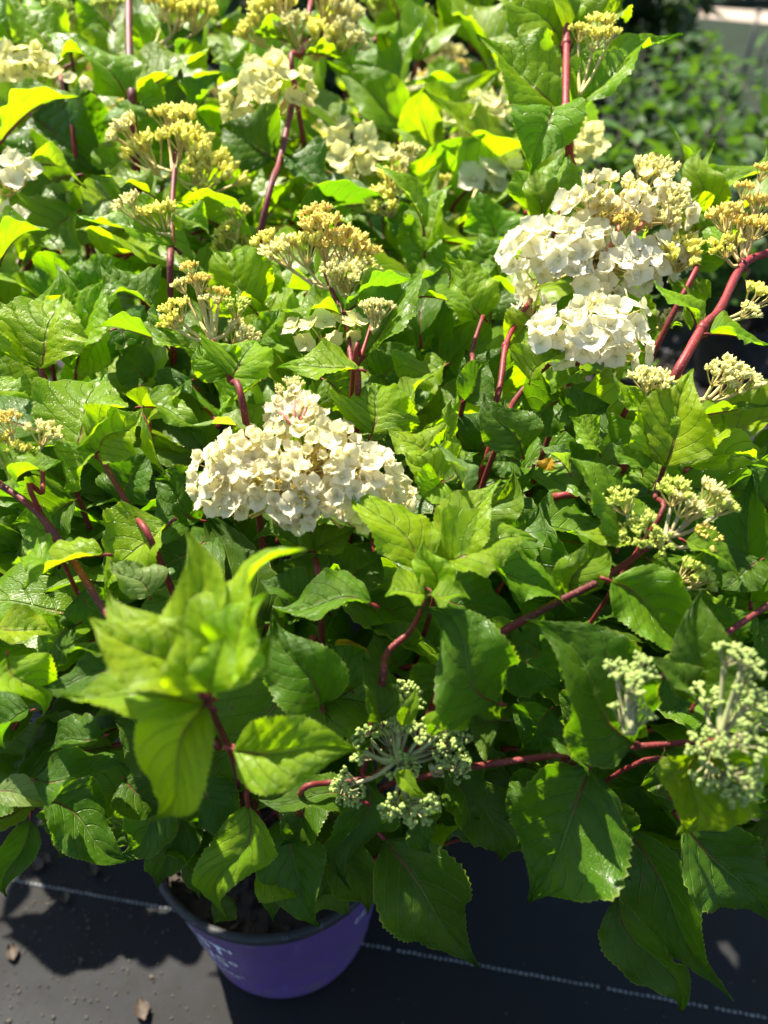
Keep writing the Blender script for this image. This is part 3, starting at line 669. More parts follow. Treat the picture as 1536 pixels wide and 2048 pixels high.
# ------------------------------------------------------------------ flower heads
CREAM = (0.91, 0.85, 0.62); WHITE = (0.91, 0.88, 0.70); IVORY = (0.79, 0.77, 0.36)
BUDY = (0.86, 0.84, 0.20); BUDO = (0.86, 0.73, 0.20); BUDG = (0.60, 0.70, 0.16); BUDC = (0.86, 0.84, 0.40); PALE = (0.42, 0.54, 0.17)
def vary(c, a=.08):
    f = R.uniform(1 - a, 1 + a * .4); return tuple(min(.95, x * f) for x in c)
def head(base, off=0, own=None):
    """an empty-like mesh is avoided: the head object holds the stalks"""
    p = pt(base[0], base[1], D(base[1]) + off / 100)
    return p, (own or owner(p))
def clusters(base, items, kind='brush', color=BUDY, off=0, mat=None, own=None):
    p0, k = head(base, off, own); mb = MB(); todo = []
    if mat is None: mat = M_GSTALK if kind == 'round' else M_STALK
    for it in items:
        x, y, rp = it[:3]; c = it[3] if len(it) > 3 else color
        d = D(base[1]) + off / 100 + R.uniform(-.012, .012)
        P = pt(x, y, d); r = rp * d / F * (1.3 if kind == 'round' else 1.06)
        ax = ((P - p0).normalized() * .8 + Vector((0, -.25, .9)) + Vector((R.uniform(-.2, .2), R.uniform(-.2, .2), 0))).normalized()
        cb = P - ax * r * 1.1
        mid = p0.lerp(cb, .5) + Vector((0, 0, -.004))
        mb.tube(spline([p0, mid, cb], 4), [.0016] * 4 + [.0013] * 5, 5)
        if kind == 'brush' and R.random() < .12: c = BUDC
        todo.append((P, ax, r, c))
    h = bpy.data.objects.new('flower_head', mb.mesh('flower_head', [mat])); col.objects.link(h)
    h.parent = SH[k][0]; h.location = -SH[k][0].location
    bank = ROUND if kind == 'round' else BRUSH
    for P, ax, r, c in todo:
        x, y, z = frame(ax.orthogonal(), ax); a = R.uniform(0, 6.28)
        x2 = x * math.cos(a) + y * math.sin(a); y2 = z.cross(x2)
        link('bud_cluster', R.choice(bank), h, mat4(P, x2, y2, z, r), vary(c))
    return h
def in_poly(x, y, poly):
    c = False; j = len(poly) - 1
    for i in range(len(poly)):
        a, b = poly[i], poly[j]
        if (a[1] > y) != (b[1] > y) and x < (b[0] - a[0]) * (y - a[1]) / (b[1] - a[1]) + a[0]: c = not c
        j = i
    return c
def bloom(poly, base, rp=38, spacing=34, color=WHITE, bulge=4.0, off=0, closed=.15, h=None, own=None, back=.4, top_yellow=True):
    xs = [p[0] for p in poly]; ys = [p[1] for p in poly]; x0, x1, y0, y1 = min(xs), max(xs), min(ys), max(ys)
    cx, cy = (x0 + x1) / 2, (y0 + y1) / 2; hx, hy = (x1 - x0) / 2, (y1 - y0) / 2
    pts = []; tries = 0; m = rp * .45 if hy > 40 else rp * .1
    while tries < 6000:
        tries += 1; x = R.uniform(x0, x1); y = R.uniform(y0, y1)
        if not all(in_poly(x + q * m, y + w_ * m, poly) for q, w_ in ((1, 0), (-1, 0), (0, 1), (0, -1))): continue
        if all((x - a) ** 2 + ((y - b) * 1.12) ** 2 > spacing ** 2 for a, b in pts): pts.append((x, y))
    dc = D(cy) + off / 100; p0 = pt(base[0], base[1], dc + bulge / 200)
    k = own or owner(p0)
    mb = MB(); todo = []
    for x, y in pts:
        a, b = (x - cx) / hx, (y - cy) / hy; rr = min(1.0, math.hypot(a, b) * .92); dome = math.sqrt(1 - rr * rr)
        for back_ in (0, 1):
            if back_ and R.random() > back: continue
            d = dc + (bulge / 100) * (.6 if back_ else (.5 - dome)) + R.uniform(-.006, .006)
            P = pt(x + R.uniform(-4, 4), y + R.uniform(-4, 4), d)
            n = camv((a * 1.0 + R.gauss(0, .42), -b * .75 + .40 + R.gauss(0, .42), (-.5 if back_ else 1) * (dome + .35)))
            r = rp * dc / F * R.uniform(.82, 1.12)
            todo.append((P, n, r, b))
            q = P - n * r * 1.15; mid = p0.lerp(q, .55)
            mb.tube([p0, mid, q], [.0014, .0011, .0008], 4, 0, False)
    if h is None:
        h = bpy.data.objects.new('flower_head', mb.mesh('flower_head', [M_STALK])); col.objects.link(h)
        h.parent = SH[k][0]; h.location = -SH[k][0].location
    for P, n, r, b in todo:
        x, y, z = frame(n.orthogonal(), n); a = R.uniform(0, 6.28)
        x2 = x * math.cos(a) + y * math.sin(a); y2 = z.cross(x2)
        c = color
        if top_yellow and b < .1: c = tuple(color[i] * (1 - .5 * min(1, .1 - b)) + IVORY[i] * .5 * min(1, .1 - b) for i in range(3))
        cl_ = R.random() < closed * (1.8 if b < -.2 else 1)
        link('floret', R.choice(FLOC if cl_ else FLO), h, mat4(P, x2, y2, z, r * (.85 if cl_ else 1)), vary(c))
    return h
def extra(h, items, color, bank=None):
    for x, y, rp, off in items:
        P = pt(x, y, D(y) + off / 100); r = rp * D(y) / F
        ax = Vector((R.uniform(-.3, .3), -.35, 1)).normalized(); a, b, z = frame(ax.orthogonal(), ax)
        link('bud_cluster', R.choice(bank or BRUSH), h, mat4(P, a, b, z, r), vary(color))
def stalks(h, base, ends, off=0, r=.0016):
    p0 = pt(base[0], base[1], D(base[1]) + off / 100); mb = MB()
    for x, y in ends:
        q = pt(x, y, D(base[1]) + off / 100); mb.tube([p0, p0.lerp(q, .5), q], [r * 1.3, r, r * .8], 6)
    o = link('stalk', mb.mesh('stalk', [M_PEACH]), h)
def florets(h, items, rp, color, off, bank=None):
    for x, y in items:
        P = pt(x, y, D(y) + off / 100); n = Vector((R.gauss(0, .5), -.45 + R.gauss(0, .3), .8)).normalized(); a, b, z = frame(n.orthogonal(), n)
        link('floret', R.choice(bank or FLOC + FLO[:3]), h, mat4(P, a, b, z, rp * D(y) / F * R.uniform(.8, 1.1)), vary(color))
# main cream panicle
h = bloom([(366,985),(385,905),(440,872),(520,850),(560,838),(640,815),(700,855),(765,890),(810,940),(845,1020),(790,1030),(728,1095),(690,1050),(650,1045),(585,1082),(550,1040),(515,1010),(475,1045),(415,1025)],
          (605,985), 30, 20, CREAM, 5.5, -2, .3)
h2 = bloom([(530,830),(560,800),(600,790),(640,815),(640,840),(560,850)], (590,845), 24, 22, CREAM, 1.5, -2, .6, h=None, top_yellow=False)
stalks(h2, (592, 860), [(588,800),(560,822),(615,812),(600,830)], -5.5, .0011)
florets(h2, [(545,818),(556,830),(570,822),(610,800),(622,815),(636,828),(602,818),(618,835),(575,800),(590,790),(552,808),(628,802),(600,782)], 22, CREAM, -6)
extra(h2, [(576,778,22,-6),(590,775,18,-6)], BUDC)
extra(h, [(640,920,22,-4),(690,940,20,-4),(560,950,22,-4.5),(720,960,18,-4),(600,1000,16,-4)], BUDO)
# right upper panicle
h = bloom([(972,518),(1005,478),(1060,440),(1130,420),(1200,430),(1230,470),(1320,470),(1395,470),(1400,545),(1330,580),(1270,600),(1205,600),(1150,575),(1085,575),(1030,550)], (1190,520), 33, 23, WHITE, 5, -3, .25)
h2 = bloom([(1090,425),(1120,385),(1180,350),(1250,345),(1330,330),(1380,370),(1400,455),(1330,470),(1250,440),(1180,440)], (1230,450), 29, 22, CREAM, 4.0, -7, .5)
extra(h2, [(1300,345,34,-8),(1330,340,26,-9),(1270,385,26,-9),(1350,395,26,-9),(1185,395,26,-9),(1340,430,24,-8)], BUDC)
extra(h2, [(1310,330,22,-8),(1215,425,24,-8),(1255,440,24,-8)], BUDO)
extra(h, [(1365,505,38,-5)], BUDY)
stalks(h, (1190, 560), [(1240,450),(1290,440),(1150,480),(1130,640)], 0, .0022)
# right lower panicle
bloom([(1038,645),(1090,620),(1180,590),(1300,590),(1318,700),(1262,745),(1190,720),(1130,745),(1060,700)], (1180,690), 36, 27, WHITE, 4.0, -3, .1)
bloom([(1025,570),(1090,570),(1090,615),(1025,615)], (1060,640), 30, 34, WHITE, 1, 2, .1)
# smaller open heads further up
bloom([(430,248),(445,175),(500,122),(560,112),(615,145),(642,200),(610,230),(560,210),(500,245),(460,262)], (545,230), 34, 30, IVORY, 3.5, 0, .3)
bloom([(-40,110),(0,85),(50,78),(105,95),(140,140),(115,178),(50,178),(-40,165)], (55,190), 32, 27, IVORY, 4, 0, .4)
bloom([(-30,300),(40,308),(78,345),(20,395),(-30,400)], (5,400), 32, 28, CREAM, 3, 0, .2)
bloom([(-20,415),(45,415),(45,460),(-20,460)], (5,470), 28, 28, CREAM, 2, 3, .2)
bloom([(-30,130),(30,150),(30,190),(-30,190)], (10,190), 28, 28, CREAM, 2, 6, .2)
bloom([(130,150),(180,150),(180,185),(130,185)], (150,190), 24, 26, CREAM, 2, 8, .2)
bloom([(628,290),(680,235),(745,262),(775,310),(740,352),(722,405),(685,398),(675,345),(632,325)], (700,370), 34, 29, IVORY, 4, 10, .25)
bloom([(878,258),(900,205),(960,180),(1015,152),(1048,185),(1025,260),(960,275)], (980,270), 30, 28, IVORY, 4, 14, .3)
bloom([(900,375),(955,305),(1050,292),(1066,365),(985,392)], (1000,380), 40, 32, WHITE, 4, 16, .05)
bloom([(568,662),(615,630),(700,632),(722,655),(695,702),(615,702)], (650,700), 34, 30, IVORY, 3, -1, .1)
bloom([(640,520),(700,510),(760,520),(740,572),(680,575)], (690,590), 28, 26, IVORY, 2.5, -1, .35)
bloom([(1115,250),(1170,240),(1222,298),(1180,312),(1120,290)], (1150,300), 28, 26, IVORY, 3, 8, .4)
bloom([(730,95),(800,90),(800,135),(730,135)], (765,140), 28, 28, CREAM, 3, 35, .3)
bloom([(805,160),(860,155),(865,190),(805,195)], (830,200), 22, 22, WHITE, 3, 60, .3)
# bud clusters
clusters((345,345), [(245,262,36),(288,298,44),(330,228,26),(362,232,36),(388,278,38),(352,268,28),(432,335,54),(398,345,32)], color=BUDY)
clusters((343,470), [(254,408,28,BUDC),(316,425,34)], color=BUDY, off=-2)
clusters((300,100), [(350,20,38),(398,15,40),(375,-15,36),(320,5,30)], color=BUDY, off=2)
clusters((120,110), [(130,40,28),(118,15,24)], color=BUDG, off=8)
clusters((230,60), [(215,10,26),(200,-15,26)], color=BUDG, off=3)
clusters((605,100), [(540,20,42),(580,50,34,BUDC),(502,58,34),(560,-15,38)], color=BUDY, off=2)
clusters((608,90), [(685,25,48,BUDC),(650,72,40),(700,70,38,BUDC),(660,-10,40)], color=BUDY, off=1)
clusters((790,100), [(790,20,40),(830,30,34),(760,10,30),(810,-10,38)], color=BUDG, off=26)
clusters((890,160), [(880,68,24),(865,100,26),(905,105,24),(932,132,18,BUDO),(885,125,22)], color=BUDC, off=60)
clusters((665,580), [(640,450,38,BUDO),(600,490,38),(556,500,36),(528,480,26),(690,478,40,BUDO),(630,425,28,BUDO),(718,500,34,BUDO),(650,490,30,BUDO),(725,535,34)], color=BUDY, off=-1)
clusters((690,590), [(705,545,34,BUDC),(670,540,26,BUDC)], off=-2)
clusters((790,420), [(798,322,28,BUDO),(820,300,22,BUDO),(785,355,30),(768,402,38),(745,390,24)], color=BUDY, off=6)
clusters((880,400), [(880,362,20),(862,360,16)], color=BUDY, off=14)
clusters((425,680), [(378,535,18,BUDO),(398,560,22,BUDO),(362,568,18,BUDO),(438,585,20,BUDO),(350,615,28),(340,640,22),(475,612,24,BUDG),(488,668,30,BUDC),(420,600,18)], color=BUDY, off=-3)
clusters((745,660), [(740,612,22,BUDC),(768,612,22,BUDC),(752,628,20,BUDC)], off=-3)
clusters((20,950), [(10,842,28,BUDO),(20,902,30),(90,862,30,BUDC),(-10,880,28)], color=BUDY, off=-3)
clusters((475,460), [(472,425,24),(450,460,22)], color=BUDY, off=3)
clusters((460,500), [(440,490,24),(480,480,22)], color=BUDY, off=6)
clusters((160,300), [(165,268,18)], color=BUDG, off=8)
clusters((1160,190), [(1205,45,28),(1190,72,24),(1160,60,20),(1220,65,20)], color=BUDY, off=-12)
clusters((1070,110), [(1068,85,24),(1052,60,22)], color=BUDY, off=-8)
clusters((1486,528), [(1492,375,20,BUDO),(1448,428,32,BUDO),(1482,448,34,BUDO),(1522,405,26),(1520,450,28),(1450,492,28,BUDY),(1530,340,20)], color=BUDO, off=-5)
clusters((1430,630), [(1518,588,32),(1500,620,20)], color=BUDY, off=-6)
clusters((1300,800), [(1290,755,30),(1320,765,32),(1345,760,26),(1305,780,24)], color=BUDC, off=-4)
clusters((1400,800), [(1440,745,28),(1472,740,30),(1500,760,30),(1460,770,24)], color=BUDC, off=-4)
clusters((1315,655), [(1330,640,18),(1345,630,16)], color=BUDC, off=2)
clusters((1330,1075), [(1210,990,28,BUDG),(1240,1000,30,BUDG),(1270,1062,42,BUDG),(1322,1086,24,BUDG),(1350,980,32),(1375,1005,30,BUDO),(1430,985,32),(1452,1010,26),(1415,1078,32,BUDO),(1390,1020,24)], color=BUDG, off=-3, mat=M_GSTALK)
clusters((1330,1170), [(1385,1145,30,BUDG),(1410,1155,30,BUDG)], off=-2, mat=M_GSTALK)
# young green heads
clusters((795,1520), [(778,1392,28),(800,1418,28),(815,1380,22),(828,1410,18),(800,1448,24),(772,1462,26),(840,1462,26),(868,1480,24),(888,1448,20),(905,1488,26),(930,1470,18),(725,1505,24),(712,1485,18),(690,1562,20),(728,1462,14),(795,1530,26),(820,1530,20)], 'round', PALE, -1)
clusters((800,1560), [(785,1612,26),(815,1612,28),(845,1622,28),(858,1608,18)], 'round', PALE, -3)
clusters((690,1565), [(690,1590,20),(712,1592,18),(672,1570,14)], 'round', PALE, -1)
clusters((860,1530), [(900,1540,22),(925,1530,20),(885,1520,18)], 'round', PALE, -1)
clusters((1262,1460), [(1232,1338,22),(1262,1362,28),(1290,1345,22),(1282,1320,16),(1250,1420,24),(1288,1430,22),(1270,1395,16)], 'round', PALE, -7)
clusters((1440,1470), [(1462,1305,26),(1490,1315,24),(1502,1345,22),(1412,1392,28),(1505,1395,30),(1480,1430,26),(1408,1490,28),(1445,1488,22),(1500,1480,30),(1425,1550,30),(1465,1560,28),(1500,1560,28),(1530,1440,28),(1470,1590,24)], 'round', PALE, -8)
# bracts around the young head
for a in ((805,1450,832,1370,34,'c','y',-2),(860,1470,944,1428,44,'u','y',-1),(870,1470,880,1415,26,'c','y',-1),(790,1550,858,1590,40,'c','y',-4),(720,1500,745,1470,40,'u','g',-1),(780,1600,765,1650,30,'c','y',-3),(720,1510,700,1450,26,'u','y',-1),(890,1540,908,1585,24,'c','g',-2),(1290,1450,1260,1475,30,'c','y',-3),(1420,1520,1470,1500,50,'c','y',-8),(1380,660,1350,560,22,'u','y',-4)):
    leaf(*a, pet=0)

# ------------------------------------------------------------------ inner foliage (what lies behind the leaves in front)
OPEN = [(300, 1735, 790, 2300), (-400, 1690, 320, 2300), (760, 1790, 1600, 2300), (1430, 440, 1700, 900), (1185, -100, 1700, 340), (1330, 560, 1460, 800), (930, 1640, 1060, 1800), (-500, 1560, 0, 1800)]
LIT = [(-250, 1925), (200, 1905), (230, 1930), (300, 1900), (330, 1940), (420, 1960), (470, 2060), (560, 2300), (-250, 2300)]
def in_poly(x, y, poly):
    c = False; j = len(poly) - 1
    for i in range(len(poly)):
        a, b = poly[i], poly[j]
        if (a[1] > y) != (b[1] > y) and x < (b[0] - a[0]) * (y - a[1]) / (b[1] - a[1]) + a[0]: c = not c
        j = i
    return c
def shades(p):                         # would this leaf throw its shadow on the sunlit strip of cloth?
    gx, gy, gd = project(p - SUN * (p.z / SUN.z)); return in_poly(gx, gy, LIT)
def ok_fill(p, margin=.06):
    if shades(p): return False
    x, y, d = project(p)
    if -150 < x < 1690 and -150 < y < 2250:
        if d < D(y) + margin: return False
        for a, b, c, e in OPEN:
            if a < x < c and b < y < e: return False
    return True
def put_leaf(parent, B, dirv, L, up, tn):
    x, y, z = frame(dirv, up); o = link('leaf', R.choice(VARS), parent, mat4(B, x, y, z, L), tint(tn))
    o.scale = (o.scale[0], o.scale[1] * R.uniform(.85, 1.2), o.scale[2]); return o
class Join:                             # many inner leaves of one shrub as one part
    def __init__(s): s.v = []; s.f = []; s.m = []; s.uv = []; s.c = []; s.n = 0
    def add(s, me, mw, c):
        if id(me) not in CACHE:
            v = np.empty(len(me.vertices) * 3, dtype=np.float32); me.vertices.foreach_get('co', v); v = v.reshape(-1, 3)
            fs = [tuple(p.vertices) for p in me.polygons]; mi = [p.material_index for p in me.polygons]
            uv = np.zeros((len(v), 2), dtype=np.float32)
            for l, q in zip(me.loops, me.uv_layers[0].data): uv[l.vertex_index] = q.uv
            CACHE[id(me)] = (v, fs, mi, uv)
        v, fs, mi, uv = CACHE[id(me)]; M = np.array(mw); b0 = s.n
        s.v.append(v @ M[:3, :3].T + M[:3, 3]); s.f += [tuple(b0 + i for i in f) for f in fs]; s.m += mi; s.uv.append(uv)
        s.c.append(np.tile(np.array([*c, R.random()], dtype=np.float32), (len(v), 1))); s.n += len(v)
    def build(s, name, parent):
        me = mesh(name, np.concatenate(s.v).tolist(), s.f, [M_LEAFJ, M_PINK], s.m, True, np.concatenate(s.uv))
        at = me.attributes.new('tint', 'FLOAT_COLOR', 'POINT'); at.data.foreach_set('color', np.concatenate(s.c).ravel())
        return tag(link(name, me, parent), kind='stuff')
CACHE = {}
JO = {k: Join() for k in 'HLC'}
def jleaf(k, p, dv, L, up, tn):
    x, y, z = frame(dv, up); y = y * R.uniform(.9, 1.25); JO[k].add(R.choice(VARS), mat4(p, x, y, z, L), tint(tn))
def fill(k, center, rad, n, lo=.35, hi=1.0):
    made = 0; tries = 0
    while made < n and tries < n * 12:
        tries += 1
        v = Vector((R.gauss(0, 1), R.gauss(0, 1), R.gauss(0, 1))).normalized(); q = lo + (hi - lo) * R.random() ** .7
        p = center + Vector((v.x * rad[0], v.y * rad[1], v.z * rad[2])) * q
        if p.z < .30: continue
        dv = Vector((v.x, v.y, v.z * .4 + R.uniform(-.35, .35))).normalized(); L = R.uniform(.075, .125)
        if not (ok_fill(p) and ok_fill(p + dv * L) and ok_fill(p + dv * L * .5)): continue
        up = Vector((dv.x * -.2 + R.gauss(0, .25), dv.y * -.2 + R.gauss(0, .25), 1))
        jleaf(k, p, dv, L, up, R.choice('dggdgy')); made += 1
fill('H', Vector((0, .50, .62)), (.34, .26, .30), 140)
fill('L', Vector((-.36, .84, .64)), (.32, .28, .36), 170)
fill('C', Vector((.0, 1.04, .62)), (.30, .30, .36), 190)
# second layer just under the outer leaves of the near shrubs
pts_ = []
for _ in range(9000):
    x, y = R.uniform(-120, 1660), R.uniform(-60, 1760)
    if all((x - a) ** 2 + (y - b) ** 2 > 64 ** 2 for a, b in pts_): pts_.append((x, y))
for x, y in pts_:
    p = pt(x, y, D(y) + R.uniform(.075, .15) + (.05 if y < 450 else 0)); k = owner(p)
    ctr = SH[k][1] + Vector((0, 0, .5)); out = (p - ctr); out.z *= .3; out.normalize()
    dv = (out + Vector((R.gauss(0, .7), R.gauss(0, .5), R.gauss(.1, .45)))).normalized(); L = R.uniform(.10, .145)
    p = p - dv * L * .5
    if not (ok_fill(p, .055) and ok_fill(p + dv * L, .055) and p.z > .3): continue
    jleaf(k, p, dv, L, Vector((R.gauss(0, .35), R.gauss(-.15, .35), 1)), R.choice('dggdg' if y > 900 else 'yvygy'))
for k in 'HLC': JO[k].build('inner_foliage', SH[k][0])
# extra stems inside
for k, n in (('H', 7), ('L', 6), ('C', 8)):
    sh, pl = SH[k]
    for i in range(n):
        a = i * 6.283 / n + R.uniform(-.3, .3); top = pl + Vector((math.cos(a) * .2, math.sin(a) * .18, R.uniform(.5, .72)))
        if not ok_fill(top, .0): continue
        b = pl + Vector((math.cos(a) * .05, math.sin(a) * .05, .20)); m_ = b.lerp(top, .5) + Vector((0, 0, .06))
        mb = MB(); mb.tube(spline([b, m_, top], 6), list(np.linspace(.0055, .0035, 13)), 8); link('stem', mb.mesh('stem', [M_STEM]), sh)

# ------------------------------------------------------------------ hydrangeas in the rows behind
def back_shrub(loc, label, H, nsh, spread, hd=.8):
    pot('plant_pot', loc, M_BLACK, 'black pot under the ' + label.split(' with ')[0].replace('hydrangea', 'hydrangea ').strip() + ' ' + label.split(', ')[-1], None)
    sh = shrub(loc + Vector((0, 0, .21)), label)
    for i in range(nsh):
        a = i * 2.4 + R.uniform(-.3, .3); q = math.sqrt((i + .5) / nsh) * spread
        top = loc + Vector((math.cos(a) * q, math.sin(a) * q, H * R.uniform(.72, 1.0) - q * .35))
        b = loc + Vector((math.cos(a) * .05, math.sin(a) * .05, .2)); m_ = b.lerp(top, .5) + Vector((-math.cos(a) * .03, -math.sin(a) * .03, .05))
        sp = spline([b, m_, top], 8); mb = MB(); mb.tube(sp, list(np.linspace(.006, .0032, len(sp))), 6)
        link('stem', mb.mesh('stem', [R.choice([M_STEM, M_PINK])]), sh)
        for j, idx in enumerate((16, 14, 12, 10, 7)):
            p = sp[idx]; t_ = (sp[idx] - sp[idx-1]).normalized(); az = a + j * 1.57 + R.uniform(-.3, .3)
            for s_ in (0, math.pi):
                L = (.06, .09, .11, .115, .11)[j] * R.uniform(.8, 1.15)
                dv = Vector((math.cos(az + s_), math.sin(az + s_), (.55, .35, .15, -.05, -.2)[j])).normalized()
                if not ok_fill(p + dv * L * .8, .03): continue
                put_leaf(sh, p, dv, L, Vector((0, 0, 1)) - dv * .2, 'yvyggd'[min(5, j + R.randint(0, 1))])
        if R.random() < hd:
            mb = MB(); todo = []
            white = R.random() < .4
            for c in range(7):
                ca = c * 2.4; cq = .045 * math.sqrt(c / 7.0); P = top + Vector((math.cos(ca) * cq, math.sin(ca) * cq, .075 - cq * .9 + R.uniform(-.008, .008)))
                mb.tube([top - Vector((0, 0, .01)), P], [.0018, .0013], 4); todo.append(P)
            h_ = bpy.data.objects.new('flower_head', mb.mesh('flower_head', [M_STALK])); col.objects.link(h_); h_.parent = sh; h_.location = -sh.location
            for P in todo:
                ax = (P - top).normalized(); x, y, z = frame(ax.orthogonal(), ax)
                link('bud_cluster', R.choice(BRUSH), h_, mat4(P, x, y, z, R.uniform(.014, .02)), vary(R.choice((BUDY, BUDC, BUDO))))
            if white:
                for c in range(14):
                    v = Vector((R.gauss(0, 1), R.gauss(0, 1) - .3, R.gauss(.5, .6))).normalized(); P = top + Vector((0, 0, .04)) + v * .045
                    x, y, z = frame(v.orthogonal(), v); link('floret', R.choice(FLO), h_, mat4(P, x, y, z, R.uniform(.011, .015)), vary(R.choice((IVORY, CREAM))))
back_shrub(Vector((-.78, 1.25, .006)), 'tall hydrangea with yellow buds, behind the red stemmed hydrangea', .92, 22, .34)
back_shrub(Vector((-.20, 1.46, .006)), 'bushy hydrangea with pale bud heads, second in line behind the lettered pot', .88, 26, .36)
back_shrub(Vector((.04, 1.80, .006)), 'out of focus hydrangea with cream heads, beside the dark green potted bushes', .84, 26, .36)
back_shrub(Vector((-.62, 2.0, .006)), 'distant hydrangea with small yellow heads, in front of the dark evergreens', .86, 22, .36)
back_shrub(Vector((-.15, 2.45, .006)), 'distant hydrangea with sparse heads, last of its row before the evergreens', .84, 22, .36)

# ------------------------------------------------------------------ other potted bushes and trees behind
def leaf_cards(n, shape, size, seed_, up=.5):
    r = random.Random(seed_); mb = MB()
    for i in range(n):
        p, v = shape(r); d = (v + Vector((r.gauss(0, .5), r.gauss(0, .5), r.gauss(0, .4)))).normalized(); L = size * r.uniform(.6, 1.25)
        x, y, z = frame(d, Vector((r.gauss(0, .5), r.gauss(0, .5), 1))); w_ = L * r.uniform(.28, .36)
        mb.add([p, p + x*L*.3 + y*w_*.85 + z*L*.05, p + x*L*.3 - y*w_*.85 + z*L*.05, p + x*L*.62 + y*w_*.8 + z*L*.03, p + x*L*.62 - y*w_*.8 + z*L*.03, p + x*L - z*L*.12, p + x*L*.3, p + x*L*.62 - z*L*.02],
               [(0, 6, 1), (0, 2, 6), (6, 7, 3, 1), (2, 4, 7, 6), (7, 5, 3), (4, 5, 7)])
    return mb
def bush(x, y, H, rad, n, size, label, grp, mat=M_BUSH):
    loc = Vector((x, y, .006)); r0 = random.Random(int(x * 777 + y * 99))
    pot('plant_pot', loc, M_BLACK, 'black nursery pot holding the ' + label, None, s=.85)
    o = tag(empty('potted_bush', loc + Vector((0, 0, .18))), label, 'bush', grp)
    shoots = [(Vector((r0.gauss(0, .5) * rad, r0.gauss(0, .5) * rad, .2)), Vector((r0.uniform(-1, 1) * rad, r0.uniform(-1, 1) * rad, H * r0.uniform(.65, 1.0)))) for _ in range(22)]
    def shp(r):
        a, b = r.choice(shoots); t = r.uniform(.15, 1) ** .8; p = loc + a.lerp(b, t); v = Vector((r.gauss(0, 1), r.gauss(0, 1), r.gauss(.15, .4))).normalized()
        return p + v * .015, v
    mb = leaf_cards(n, shp, size, int(x * 1000)); f = link('foliage', mb.mesh('foliage', [mat]), o); f['kind'] = 'stuff'
    mb = MB()
    for a, b in shoots: mb.tube([loc + Vector((a.x * .2, a.y * .2, .16)), loc + a.lerp(b, .5), loc + b], [.004, .003, .0015], 5)
    link('stem', mb.mesh('stem', [M_BARK]), o)
GB = 'green bushes in black pots beyond the hydrangeas'
for i, (x, y, H, rd_, n, lab) in enumerate((
    (.66, 1.85, .80, .22, 620, 'bright green bush next to the out of focus hydrangea'), (1.04, 2.15, .82, .25, 700, 'bushy green plant beside the bright green bush'),
    (.74, 2.65, .84, .26, 700, 'deep green bush in the second row of bushes'), (1.38, 2.7, .84, .28, 760, 'leafy bush with rounded leaves in the second row'),
    (1.15, 3.3, .84, .28, 700, 'dark bush standing before the thin stakes'), (1.85, 3.4, .84, .30, 700, 'wide green bush at the end of its row'), (.55, 3.4, .78, .3, 700, 'shaded bush close to the evergreens'))):
    bush(x, y, H, rd_, n, .058, lab, GB)
def tree(x, y, H, rad, n, size, label, name='evergreen_tree', zb=.15, grp='dark trees behind the nursery rows'):
    loc = Vector((x, y, 0)); o = tag(empty(name, loc), label, 'tree', grp); r0 = random.Random(int(x * 31 + y * 7))
    mb = MB(); mb.tube(spline([loc + Vector((0, 0, -.02)), loc + Vector((.03, 0, H * .5)), loc + Vector((0, .05, H * .95))], 5), list(np.linspace(.035 * H, .006 * H, 11)), 8)
    limbs = []
    for i in range(14):
        z = H * (zb + (.9 - zb) * i / 14); a = i * 2.4; b = Vector((math.cos(a) * rad * .8, math.sin(a) * rad * .8, z + .1 * H)); limbs.append(b)
        mb.tube([loc + Vector((0, 0, z)), loc + b], [.012 * H, .003 * H], 5)
    link('trunk', mb.mesh('trunk', [M_BARK]), o)
    cl_ = [(Vector((r0.gauss(0, .5) * rad, r0.gauss(0, .5) * rad, H * r0.uniform(zb, 1.0))), r0.uniform(.12, .3) * rad * 1.3) for _ in range(60)]
    def shp(r):
        c, q = r.choice(cl_); v = Vector((r.gauss(0, 1), r.gauss(0, 1), r.gauss(0, 1))).normalized(); return loc + c + v * q * r.random() ** .4, v
    mb = leaf_cards(n, shp, size, int(x * 100) + 3); f = link('crown', mb.mesh('crown', [M_DARK]), o); f['kind'] = 'stuff'
for x, y, H, rd_, lab in ((-2.2, 4.6, 1.9, .9, 'dark evergreen standing left behind the hydrangea rows'), (-.9, 4.9, 2.1, 1.0, 'dense dark evergreen with broad base behind the hydrangeas'),
    (.25, 5.2, 2.0, .95, 'dark rounded evergreen between the hydrangeas and the pale road'), (1.2, 5.6, 1.5, .7, 'low dark evergreen beside the open ground and stakes')):
    tree(x, y, H, rd_, 5000, .11, lab, zb=.04)
for i, (x, y, H, lab) in enumerate(((4.5, 33, 8, 'tall shade tree beyond the pale road, behind the stakes'), (11, 31, 9, 'broad shade tree beyond the pale road, over the verge'), (18, 30, 8.5, 'shade tree at the far end of the pale road'), (-4, 36, 9, 'far tree rising behind the dark evergreens'), (25, 33, 9, 'far shade tree standing past the end of the road'), (-12, 34, 9, 'far tree standing well behind the evergreens'))):
    tree(x, y, H, 3.4, 6000, .55, lab, 'shade_tree', .08)
# thin stakes by the verge
for i, (x, y0, y1, lab) in enumerate(((1476, 190, 52, 'thin dark metal stake standing in front of the pale road'), (1512, 150, 82, 'shorter dark metal stake next to the taller stake'))):
    b = ground(x, y0); dist = (b - CAM).dot(FWD); hgt = (y0 - y1) / F * dist
    mb = MB(); mb.tube([b - Vector((0, 0, .02)), b + Vector((.01, 0, hgt))], [.018, .016], 8); mb.tube([b + Vector((.01, 0, hgt)), b + Vector((.01, 0, hgt + .03))], [.024, .02], 8)
    tag(link('garden_stake', mb.mesh('garden_stake', [M_METAL])), lab, 'stake')

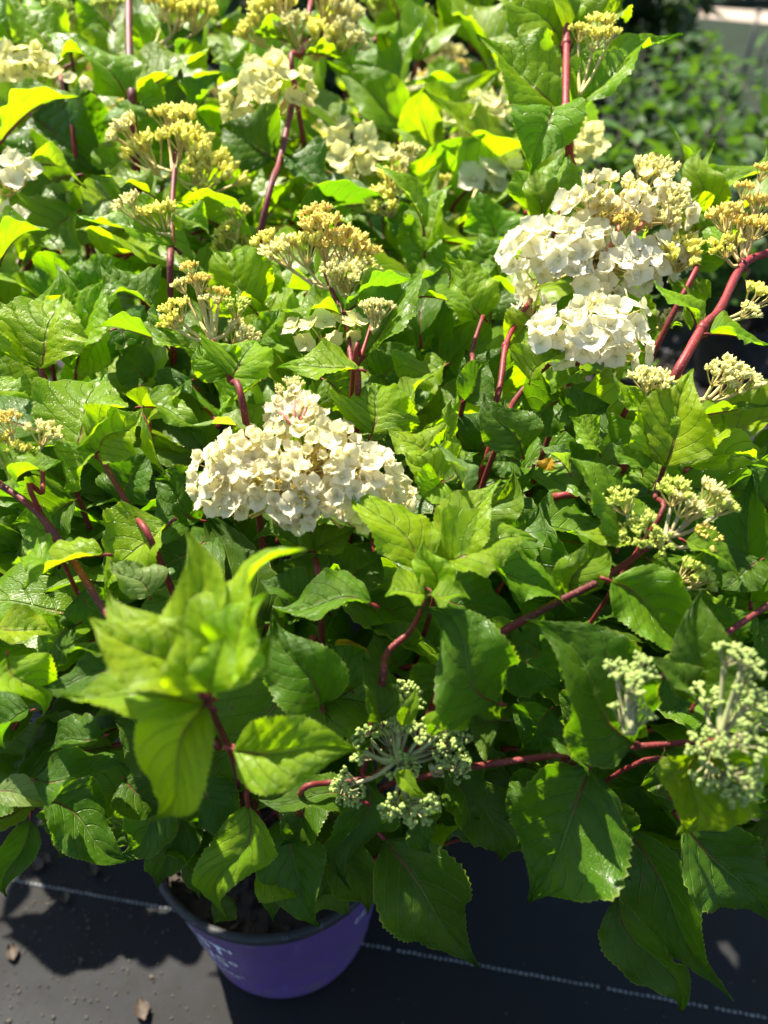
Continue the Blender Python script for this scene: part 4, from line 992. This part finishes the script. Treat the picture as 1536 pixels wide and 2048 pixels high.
# ------------------------------------------------------------------ litter on the cloth
r0 = random.Random(11); mb = MB()
for i in range(900):
    a, b = r0.uniform(-.75, .75), r0.uniform(.15, .95)
    if r0.random() < .6: a = -.42 + r0.gauss(0, .14); b = .46 + r0.gauss(0, .09)
    if (a - HP.x) ** 2 + (b - HP.y) ** 2 < .115 ** 2 or (a - LP.x) ** 2 + (b - LP.y) ** 2 < .115 ** 2: continue
    q = r0.uniform(.0006, .0019) * (2.2 if r0.random() < .05 else 1); ax = Vector((r0.gauss(0, 1), r0.gauss(0, 1), .3)).normalized()
    mb.blob(Vector((a, b, .0078 + q * .4)) - ax * q, ax, [(0, 0), (q * .6, q * .8), (q * 1.5, q * .7), (q * 2.2, 0)], 4)
tag(link('grit', mb.mesh('grit', [plain('grit', (0.085, 0.070, 0.05), .8, (0.025, 0.02, 0.015), 90)], False), cl), kind='stuff')
for x, y, s_, lab in ((72, 1730, .014, 'small dry orange leaf scrap lying on the shaded cloth'), (90, 1718, .010, 'pale curled petal scrap beside the orange leaf scrap'), (185, 1741, .011, 'dull brown leaf scrap on the dark cloth near the pot rim'),
                      (285, 2020, .013, 'wet brown clump of leaf litter on the sunlit cloth'), (25, 1905, .011, 'crumpled tan leaf litter at the edge of the sunlit cloth'), (130, 1795, .009, 'tiny brown scrap next to the white stitched line')):
    g_ = ground(x, y, .012); mb = MB(); r0 = random.Random(x); nu, nv = 6, 4; vs = []
    for i in range(nu + 1):
        for j in range(nv + 1):
            t = i / nu; q = j / nv * 2 - 1
            vs.append((s_ * (t - .5) * 2, s_ * q * math.sin(math.pi * (t * .86 + .07)) * .7, s_ * (.35 * q * q + .25 * (t - .5) ** 2 * 4 + r0.uniform(0, .4))))
    mb.add(vs, [(i*(nv+1)+j, (i+1)*(nv+1)+j, (i+1)*(nv+1)+j+1, i*(nv+1)+j+1) for i in range(nu) for j in range(nv)])
    o = link('leaf_scrap', mb.mesh('leaf_scrap', [M_DRY]), None, Matrix.Translation((g_.x, g_.y, .0085)) @ Matrix.Rotation(r0.uniform(0, 6), 4, 'Z')); tag(o, lab, 'leaf')
